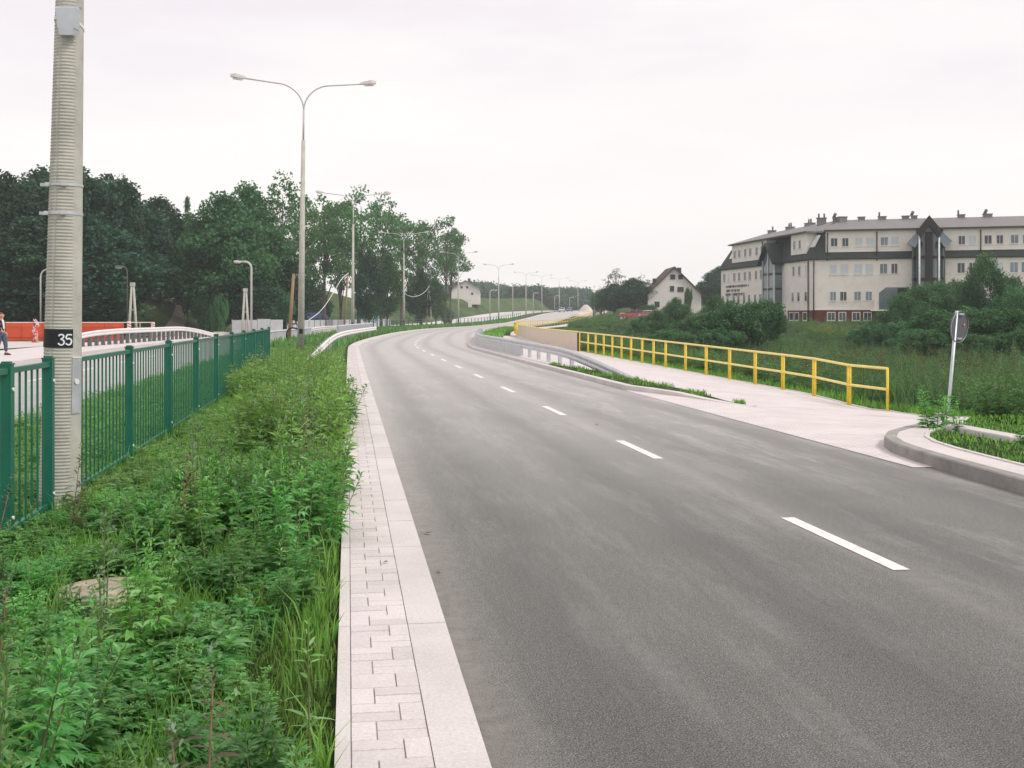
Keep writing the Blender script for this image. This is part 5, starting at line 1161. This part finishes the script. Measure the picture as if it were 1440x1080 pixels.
# ---- weeds
def leaves(base, d, L_, w, fold=.25, droop=.25, hi=True, rng=None):
    """lanceolate leaves: base (n,3), direction (n,3)"""
    n = len(base); d = d / np.linalg.norm(d, axis=1)[:, None]; up = np.array([0, 0, 1.0]); sd_ = np.cross(d, up); sd_ /= np.maximum(np.linalg.norm(sd_, axis=1), 1e-6)[:, None]
    nn = np.cross(sd_, d); L_ = L_[:, None]; w = w[:, None]
    if rng is not None:
        a = rng.normal(size=(n, 1)) * .35; sd_, nn = sd_ * np.cos(a) + nn * np.sin(a), nn * np.cos(a) - sd_ * np.sin(a)
    def P(t, k, wd): return base + d * L_ * t + sd_ * w * wd * k + nn * (w * wd * abs(k) * fold) - up * (L_ * droop * t * t)
    if hi:
        V = np.stack([P(0, 0, 0), P(.3, -1, .5), P(.3, 0, 0), P(.3, 1, .5), P(.68, -1, .36), P(.68, 0, 0), P(.68, 1, .36), P(1, 0, 0)], 1).reshape(-1, 3); o_ = (np.arange(n) * 8)[:, None]
        Q = np.concatenate([o_ + np.array([1, 2, 5, 4]), o_ + np.array([2, 3, 6, 5])]); T = np.concatenate([o_ + np.array(k) for k in ((0, 2, 1), (0, 3, 2), (4, 5, 7), (5, 6, 7))])
        return V, Q, T
    V = np.stack([P(0, 0, 0), P(.42, -1, .5), P(1, 0, 0), P(.42, 1, .5)], 1).reshape(-1, 3); o_ = (np.arange(n) * 4)[:, None]
    return V, o_ + np.array([0, 1, 2, 3]), np.zeros((0, 3), int)
def stem_strip(p0, p1, r):
    p0, p1 = np.array(p0), np.array(p1); a = np.array([[1, 0, 0], [-.5, .87, 0], [-.5, -.87, 0]]) * r
    V = np.concatenate([p0 + a, p1 + a * .5]); return V, np.array([[0, 1, 4, 3], [1, 2, 5, 4], [2, 0, 3, 5]])
def make_weed(kind, seed, hi=True):
    rng = np.random.default_rng(seed); V, Q, T, MQ, MT = [], [], [], [], []; nb = 0
    def put(v, q, t, m):
        nonlocal nb
        V.append(v); Q.append(q + nb); T.append(t + nb); MQ.extend([m] * len(q)); MT.extend([m] * len(t)); nb += len(v)
    nstem = dict(mugwort=5, goosefoot=4, broad=6, tall=2, spike=1)[kind]; Hh = dict(mugwort=.62, goosefoot=.5, broad=.34, tall=.85, spike=.8)[kind]
    for s in range(nstem):
        a = rng.uniform(0, 6.28); lean = rng.uniform(.05, .38) if nstem > 2 else rng.uniform(0, .12); h = Hh * rng.uniform(.65, 1.0)
        p0 = np.array([math.cos(a), math.sin(a), 0]) * (.03 if nstem > 2 else .02); p1 = p0 + np.array([math.cos(a) * lean * h, math.sin(a) * lean * h, h])
        v, q = stem_strip(p0, p1, .0045 if kind != 'tall' else .006); put(v, q, np.zeros((0, 3), int), 1)
        nn = int((dict(mugwort=38, goosefoot=36, broad=22, tall=44, spike=44)[kind]) * (1 if hi else .45)); tt = np.sort(rng.uniform(.08 if kind != 'tall' else .15, 1, nn)); az = np.arange(nn) * 2.4 + rng.uniform(0, 6) + rng.normal(size=nn) * .3
        el = np.interp(tt, [0, .7, 1], [.1, .35, 1.0]) + rng.normal(size=nn) * .2
        L0 = dict(mugwort=.088, goosefoot=.070, broad=.115, tall=.088, spike=.075)[kind] * np.interp(tt, [0, .4, .8, 1], [.75, 1.05, .8, .5]) * rng.uniform(.75, 1.25, nn) * (1 if hi else 1.35)
        base = p0 + (p1 - p0) * tt[:, None]; d = np.stack([np.cos(az) * np.cos(el), np.sin(az) * np.cos(el), np.sin(el)], 1)
        wf = dict(mugwort=.27, goosefoot=.42, broad=.38, tall=.20, spike=.19)[kind] * (1 if hi else 1.25)
        # petiole offset
        base = base + d * L0[:, None] * .12
        put(*leaves(base, d, L0, L0 * wf, .3, .28, hi, rng), 0)
        if kind in ('mugwort', 'broad', 'goosefoot') and hi:      # side lobes of the cut leaves
            for sg in (-1, 1):
                az2 = az + sg * .62; d2 = np.stack([np.cos(az2) * np.cos(el), np.sin(az2) * np.cos(el), np.sin(el) - .1], 1); b2 = base + d * L0[:, None] * .22
                put(*leaves(b2, d2, L0 * .66, L0 * .66 * wf * .9, .3, .3, hi, rng), 0)
        if kind in ('tall', 'goosefoot') and (kind == 'tall' or s % 2 == 0):   # pale flower head
            k = 46 if hi else 16; t2 = rng.uniform(.86, 1.12, k); b = p0 + (p1 - p0) * t2[:, None] + rng.normal(size=(k, 3)) * .014 * (1.25 - t2[:, None]) * 5
            e2 = rng.uniform(.4, 1.5, k); a2 = rng.uniform(0, 6.28, k); d2 = np.stack([np.cos(a2) * np.cos(e2), np.sin(a2) * np.cos(e2), np.sin(e2)], 1)
            put(*leaves(b, d2, rng.uniform(.012, .028, k), rng.uniform(.008, .014, k), .2, 0, False), 2 if kind == 'tall' else 0)
    return np.concatenate(V), np.concatenate(Q), np.concatenate(T), MQ, MT
def weed_mesh(kind, seed, hi=True, mats=None):
    V, Q, T, MQ, MT = make_weed(kind, seed, hi); me = mesh_np(kind, V, Q, T)
    for m in (mats or (LF_WEED2 if kind in ('broad', 'mugwort') else LF_WEED, LF_STEM, LF_SEED)): me.materials.append(m)
    me.polygons.foreach_set('material_index', np.array(MQ + MT, np.int32)); return me
def lat(X, Y): return X * .9895 + Y * .1445            # distance to the right of the line below the camera
BARE = [((-2.45, 12.3), .75, 1.7), ((-1.0, 5.4), .34, .9), ((-2.36, 6.5), .42, .62), ((-.8, 4.5), .24, .5), ((-1.75, 7.7), .5, .55), ((-6.2, 33.5), .9, 5), ((-1.15, 7.2), .22, .5), ((-1.9, 10.2), .25, .6)]
def bare(X, Y): return any(((X - c[0]) / a)**2 + ((Y - c[1]) / b)**2 < 1 for c, a, b in BARE)
def hfac(X, Y):
    l = lat(X, Y); h = 1.0
    if l < -2.5: return .42
    h = .98 + .36 * math.sin(X * 2.6 + Y * 1.1) * math.sin(Y * .9 - X * .7) + .16 * math.sin(X * 5 + Y * 3)
    if -2.1 < l < -.45 and 9.0 < Y < 12.2: h *= .42
    if l > -1.1 and 6.9 < Y < 8.8: h *= 1.25
    if l > -.62 and 6.9 < Y < 21: h = 1.12
    if l < -1.75 and 9.5 < Y < 22: h = .30
    elif l < -1.4 and Y < 22: h = .46
    if l < -1.2 and Y < 6.2: h = .42
    if l > -.9 and Y < 6.8: h *= .6
    if Y > 22: h = 1.05
    if Y > 36: h = .5
    if Y > 44 and l > -1.6: h = .32
    return h
rng = np.random.default_rng(5); spots = []; tries = 0; cell = {}
while tries < 60000 and len(spots) < 2600:
    tries += 1; Y = 2.7 + 57 * rng.random()**1.8; l = rng.uniform(-4.9, -.12); X = (l - Y * .1445) / .9895
    if l < -2.55 and Y < 5: continue
    if l < -2.3 and l > -2.62: continue
    if bare(X, Y): continue
    if l < -2.5 and rng.random() < .35: continue
    if math.sin(X * 3.1 + Y * 1.7) + math.sin(2.3 * Y - 1.9 * X) + rng.normal() * .35 < -.95: continue
    if l > -.28 and not (6.9 < Y < 10.6 or 13.0 < Y < 19.5 or Y < 3.6): continue
    mind = (.175 if Y < 14 else .2 if Y < 30 else .3) * rng.uniform(.75, 1.6); k = (int(X / .35), int(Y / .35)); ok = True
    for a in (-1, 0, 1):
        for b in (-1, 0, 1):
            for q in cell.get((k[0] + a, k[1] + b), ()):
                if (q[0] - X)**2 + (q[1] - Y)**2 < mind * mind: ok = False
    if not ok: continue
    cell.setdefault(k, []).append((X, Y)); spots.append((X, Y))
patchn = lambda X, Y: math.sin(X * 2.1 + 1.3 * Y) + math.sin(1.7 * Y - .9 * X + 2)
spots.sort(key=lambda p: p[1] + (6 if lat(*p) < -2.5 else 0))
kinds = {k: [weed_mesh(k, 31 + 13 * i + len(k)) for i in range(4)] for k in ('mugwort', 'goosefoot', 'broad', 'tall', 'spike')}
kinds['dry'] = [weed_mesh('tall', 400 + i, True, (LF_RED, M_WOOD, LF_SEED)) for i in range(2)]
GW = dict(mugwort=('leafy_weed', 'leafy green weed with deeply cut leaves in the overgrown verge', 'leafy weeds in the verge'), goosefoot=('leafy_weed', 'bushy weed with pale pointed leaf tips in the overgrown verge', 'pale tipped weeds in the verge'),
          broad=('broad_weed', 'low dark weed with broad cut leaves in the overgrown verge', 'broad leaved weeds in the verge'), tall=('tall_weed', 'tall weed carrying a pale seed head above the verge', 'tall weeds with seed heads'), spike=('thin_weed', 'thin upright weed with narrow leaves in the verge', 'thin upright weeds in the verge'))
FARV = {k: [make_weed(k, 77 + 5 * i + len(k), False) for i in range(3)] for k in ('mugwort', 'goosefoot', 'broad', 'tall')}
def merge(name, items, mats, label, cat):
    """many small plants in one mesh; items (template, x, y, z, rz, scale, zscale)"""
    VV, QQ, TT, MQ, MT, nb = [], [], [], [], [], 0
    for tpl, x, y, z, rz, sc, zs in items:
        V, Q, T, mq, mt = tpl; c, s = math.cos(rz) * sc, math.sin(rz) * sc
        v = np.empty_like(V); v[:, 0] = V[:, 0] * c - V[:, 1] * s + x; v[:, 1] = V[:, 0] * s + V[:, 1] * c + y; v[:, 2] = V[:, 2] * zs + z
        VV.append(v); QQ.append(Q + nb); TT.append(T + nb); MQ.extend(mq); MT.extend(mt); nb += len(V)
    me = mesh_np(name, np.concatenate(VV), np.concatenate(QQ), np.concatenate(TT))
    for m in mats: me.materials.append(m)
    me.polygons.foreach_set('material_index', np.array(MQ + MT, np.int32)); return tag(link(name, me), label, cat, kind='stuff')
far_items = []
for i, (X, Y) in enumerate(spots):
    h = hfac(X, Y) * rng.uniform(.75, 1.2); pn = patchn(X, Y); u = rng.random(); l = lat(X, Y)
    kd = ('broad' if (pn < -.4 and Y < 9) or h < .55 else 'mugwort') if u < .58 else 'goosefoot' if u < .84 else 'mugwort' if h < .7 else 'tall' if u < .93 else 'spike'
    if l > -.4 and u > .5: kd = 'mugwort' if u < .8 else 'spike'
    z = .06; sx = rng.uniform(.85, 1.25) * (1 if h > .6 else .85)
    if i % 23 == 7 and i < 292 and h > .4:
        o = link('dry_weed', kinds['dry'][i % 2]); o.location = (X, Y, z); o.rotation_euler = (rng.normal() * .12, rng.normal() * .12, i); o.scale = (1, 1, max(h, .75)); tag(o, 'brownish seeding weed standing among the green ones in the verge', 'weed', 'brownish weeds in the verge')
    elif i < 292:
        nm, lab, grp = GW[kd]; o = link(nm, kinds[kd][int(rng.integers(4))]); o.location = (X, Y, z); o.rotation_euler = (rng.normal() * .06, rng.normal() * .06, rng.uniform(0, 6.28)); o.scale = (sx, sx, h); tag(o, lab, 'weed', grp)
    else:
        kk = kd if kd in FARV else 'mugwort'; far_items.append((FARV[kk][int(rng.integers(3))], X, Y, z, rng.uniform(0, 6.28), sx * 1.1, h))
merge('verge_weeds', far_items, (LF_WEED, LF_STEM, LF_SEED), 'mass of tall green weeds farther along the median verge', 'weeds')
# meadow on the right, far bank, islands
items = []; rng = np.random.default_rng(8)
gX, gY = [], []
while len(gX) < 7600:
    n = 4000; Y = 15 + 215 * rng.random(n)**1.7; x = rng.uniform(800, 1500, n); X = (x - 720) / F * Y; S_, T_ = xy2st(X, Y)
    ok = (T_ > np.where(S_ < 100, np.where(S_ < 17.5, 10.4, tout(S_) + .9), Wd(S_) + 6)) & ~((X > 33) & (Y > 137)) & ~((Y > 165) & (Y < 182) & (x > 868) & (x < 935)) & ~((Y > 118) & (x > 866) & (x < 938) & (T_ > 0) & (rng.random(n) < .8))
    gX.extend(X[ok]); gY.extend(Y[ok])
gX, gY = np.array(gX), np.array(gY); gZ = ground(gX, gY)
for X, Y, z in zip(gX, gY, gZ):
    k = ('mugwort', 'goosefoot', 'tall', 'mugwort')[int(rng.integers(4))]; pn = .5 + .5 * math.sin(X * .5 + Y * .13) * math.sin(Y * .21 - X * .17); sc = (1.0 + .010 * Y) * rng.uniform(.6, 1.2); hz = (.55 + .9 * pn) * rng.uniform(.5, 1.3) * (1 if Y < 60 else .75)
    S_ = math.hypot(X, Y)
    items.append((FARV[k][int(rng.integers(3))], X, Y, z - .03, rng.uniform(0, 6.28), sc, hz * (1 + .002 * Y)))
merge('meadow_weeds', items, (LF_MEADOW, LF_STEM, LF_SEED), 'overgrown meadow of mixed weeds below the office building', 'weeds')
items = []
for i in range(70):
    Y = rng.uniform(100, 118); x = rng.normal(1165, 16); X = (x - 720) / F * Y; items.append((FARV['tall'][i % 3], X, Y, gz(X, Y), rng.uniform(0, 6), 2.6, 1.5))
merge('goldenrod', items, (LF_MEADOW, LF_STEM, LF_YELLOW), 'patch of yellow flowering goldenrod below the office building', 'flowers')
items = []
for i in range(620):
    Y = rng.uniform(24, 74); x = rng.uniform(1040, 1480) ; X = (x - 720) / F * Y; S_, T_ = xy2st([X], [Y])
    if T_[0] < 14 or math.sin(X * .7) + math.sin(Y * .33 + 1) + rng.normal() * .5 < .25: continue
    items.append((FARV['tall'][i % 3], X, Y, gz(X, Y), rng.uniform(0, 6), rng.uniform(.9, 1.5), rng.uniform(1.0, 1.7)))
merge('brown_docks', items, (LF_RED, LF_STEM, LF_RED), 'scattered brownish seeding docks in the meadow on the right', 'weeds')
# grass blades
def grass(name, X, Y, Z, hh, label, w=.006, mat=LF_GRASS, seed=1):
    rng = np.random.default_rng(seed); n = len(X); b = np.stack([X, Y, Z], 1); a = rng.uniform(0, 6.28, n); dx = np.stack([np.cos(a), np.sin(a), np.zeros(n)], 1) * (w * rng.uniform(.6, 1.4, n))[:, None]
    a2 = rng.uniform(0, 6.28, n); ln = np.stack([np.cos(a2), np.sin(a2), np.zeros(n)], 1) * (hh * rng.uniform(.1, .7, n))[:, None]; up = np.stack([np.zeros(n), np.zeros(n), hh], 1)
    V = np.stack([b - dx, b + dx, b + up * .6 + ln * .35 + dx * .7, b + up * .6 + ln * .35 - dx * .7, b + up + ln], 1).reshape(-1, 3); o_ = (np.arange(n) * 5)[:, None]
    return tag(link(name, mesh_np(name, V, o_ + np.array([0, 1, 2, 3]), o_ + np.array([3, 2, 4]), mat=mat)), label, 'grass', kind='stuff')
rng = np.random.default_rng(12); n = 130000; Y = 2.6 + 34 * rng.random(n)**1.9; l = rng.uniform(-4.85, -.07, n); X = (l - Y * .1445) / .9895
cl = np.sin(X * 9 + Y * 3) + np.sin(Y * 7 - X * 5) + np.sin(X * 17) * .6 + rng.normal(size=n) * .9
dirt = np.zeros(n, bool)
for c, a, b in BARE[1:4]: dirt |= (((X - c[0]) / (a * .8))**2 + ((Y - c[1]) / (b * .8))**2 < 1) & (cl < 1.2)
dirt |= ((X + 2.42)**2 + (Y - 6.72)**2 < .29**2)
k = (cl > -.9) & ~dirt; X, Y, l = X[k], Y[k], l[k]
grass('verge_grass', X, Y, np.full(len(X), .05), rng.uniform(.06, .20, len(X)) * (1 + .5 * (rng.random(len(X)) > .9)), 'short bright grass between the weeds of the verge', .0042)
n = 16000; S_ = rng.uniform(3, 16.2, n); T_ = rng.uniform(6.3, 11, n); ok = T_ > np.interp(S_, [0, 12, 13.4, 14.6, 15.4, 16.2], [6.5, 6.52, 6.75, 7.35, 8.1, 8.8]); X, Y = st(S_[ok], T_[ok])
P2 = np.array([[p.x, p.y] for p in corner[:-2]]); dd = np.min(np.hypot(X[:, None] - P2[None, :, 0], Y[:, None] - P2[None, :, 1]), 1); zz = np.interp(dd, [.56, .9, 1.6, 2.4, 3.4, 4.6], [.14, .17, .17, .12, -.1, -.75])
k = dd > .6; grass('corner_grass', X[k], Y[k], zz[k], rng.uniform(.02, .075, k.sum()), 'short grass on the right-hand verge corner', .008, seed=2)
n = 9000; S_ = rng.uniform(18, 56, n); T_ = tout(S_) + .12 + 1.5 * rng.random(n)**1.4; X, Y = st(S_, T_); grass('railing_grass', X, Y, ground(X, Y), rng.uniform(.05, .22, n), 'strip of grass below the yellow railing', .014, seed=3)
n = 5000; S_ = rng.uniform(21.6, 37, n); u = rng.random(n); T_ = isl_l(S_) * (1 - u) + isl_r(S_) * u; k = np.sin(S_ * 3) + np.sin(S_ * 7.3) * .6 + rng.normal(size=n) * .5 > .75; X, Y = st(S_[k], T_[k]); grass('island_grass', X, Y, zwalk(S_[k], T_[k]) + .11 - .105 * smooth(24.8, 21.6, S_[k]), rng.uniform(.03, .14, k.sum()), 'tufts of grass on the narrow kerb island', .01, seed=4)
n = 14000; S_ = rng.uniform(58, 260, n); T_ = rng.uniform(-4.9, -.75, n); X, Y = st(S_, T_); grass('median_grass', X, Y, ground(X, Y), rng.uniform(.15, .6, n), 'grass growing in the median along the bend', .06, LF_WEED2, 5)
n = 4000; S_ = rng.uniform(84, 155, n); T_ = Wd(S_) + rng.uniform(.4, 2.3, n); X, Y = st(S_, T_); grass('bend_grass', X, Y, zp(S_), rng.uniform(.15, .5, n), 'grass patch between the far road and its footway', .06, LF_GRASS, 6)
n = 26000; Y = 17 + 75 * rng.random(n)**1.5; x = rng.uniform(860, 1490, n); X = (x - 720) / F * Y; S_, T_ = xy2st(X, Y); k = (T_ > 12.2) & (np.sin(X * .45 + Y * .2) + np.sin(Y * .37 - X * .21) + rng.normal(size=n) * .5 > .1)
grass('meadow_grass', X[k], Y[k], ground(X[k], Y[k]), rng.uniform(.5, 1.15, k.sum()), 'tall pale grass scattered through the right-hand meadow', .013, LF_MEADOW, 7)
n = 60000; Y = 2.6 + 11 * rng.random(n)**1.6; l = rng.uniform(-2.4, -.06, n); X = (l - Y * .1445) / .9895; k = (X + 2.42)**2 + (Y - 6.72)**2 > .36**2
grass('low_grass', X[k], Y[k], np.full(k.sum(), .048), rng.uniform(.015, .06, k.sum()), 'very short grass covering the soil of the near verge', .0035, seed=9)
# larger leafy plants standing out at the right-hand corner and the pavement edge
for i, (X, Y, sc, kd, lab) in enumerate([(6.0, 15.95, 1.35, 'mugwort', 'bushy green weed at the tip of the right-hand verge, before the round sign'), (6.35, 16.3, 1.1, 'goosefoot', 'pale green weed beside the sign post'), (5.95, 14.9, .6, 'mugwort', 'small weed in front of the concrete slab'),
                                         (6.9, 14.3, .55, 'broad', 'low plant in the short grass of the right-hand corner'), (6.2, 13.6, .5, 'broad', 'low plant near the thin pale edging of the right-hand corner'),
                                         (-2.50, 16.9, 1.3, 'mugwort', 'large weed hanging over the narrow pavement'), (-2.68, 18.2, 1.15, 'goosefoot', 'pale weed behind the large one hanging over the pavement'), (-.66, 3.75, .9, 'spike', 'thin upright weed at the very front edge of the pavement')]):
    o = link('roadside_weed', kinds[kd][i % 4]); z = .06 if X < 0 else .14 if Y < 15 else gz(X, Y); o.location = (X, Y, z); o.scale = (sc * 1.2, sc * 1.2, sc); o.rotation_euler = (0, 0, i * 1.3); tag(o, lab, 'weed')
for i, (x, y, sc, lab) in enumerate([(597, 752, 1.0, 'small dry leaf on the asphalt beside the pale kerb, the larger one'), (621, 806, .7, 'tiny dark leaf on the asphalt nearest to the kerb slabs'), (839, 598, .8, 'dark pebble-sized leaf lying in the right-hand lane'), (538, 792, .6, 'tiny dry leaf on the pale pavers')]):
    X, Y = gnd(x, y, .1 if i == 3 else 0); V, Q, T = leaves(np.array([[0, 0, .004], [.02, .012, .006]]), np.array([[1, .3, .25], [-.6, 1, .35]]), np.array([.07, .05]) * sc, np.array([.035, .025]) * sc, .5, .1, True)
    o = link('dry_leaf', mesh_np('dry_leaf', V, Q, T, M_WOOD)); o.location = (X, Y, .102 if i == 3 else .004); o.rotation_euler = (0, 0, i * 1.9); tag(o, lab, 'leaf')
# ------------------------------------------------------------------ haze
mb = MB(); mb.box((0, 440, 17.5), (800, 980, 45)); hz = mb.build('haze', None); tag(hz, 'thin haze over the whole place', 'haze', kind='stuff')
hm = bpy.data.materials.new('haze'); hm.use_nodes = True; hm.node_tree.nodes.remove(hm.node_tree.nodes['Principled BSDF'])
pv = hm.node_tree.nodes.new('ShaderNodeVolumePrincipled'); pv.inputs['Density'].default_value = .0004; pv.inputs['Color'].default_value = (.90, .96, 1, 1); pv.inputs['Anisotropy'].default_value = .1
hm.node_tree.links.new(pv.outputs[0], hm.node_tree.nodes['Material Output'].inputs['Volume']); hz.data.materials.append(hm)
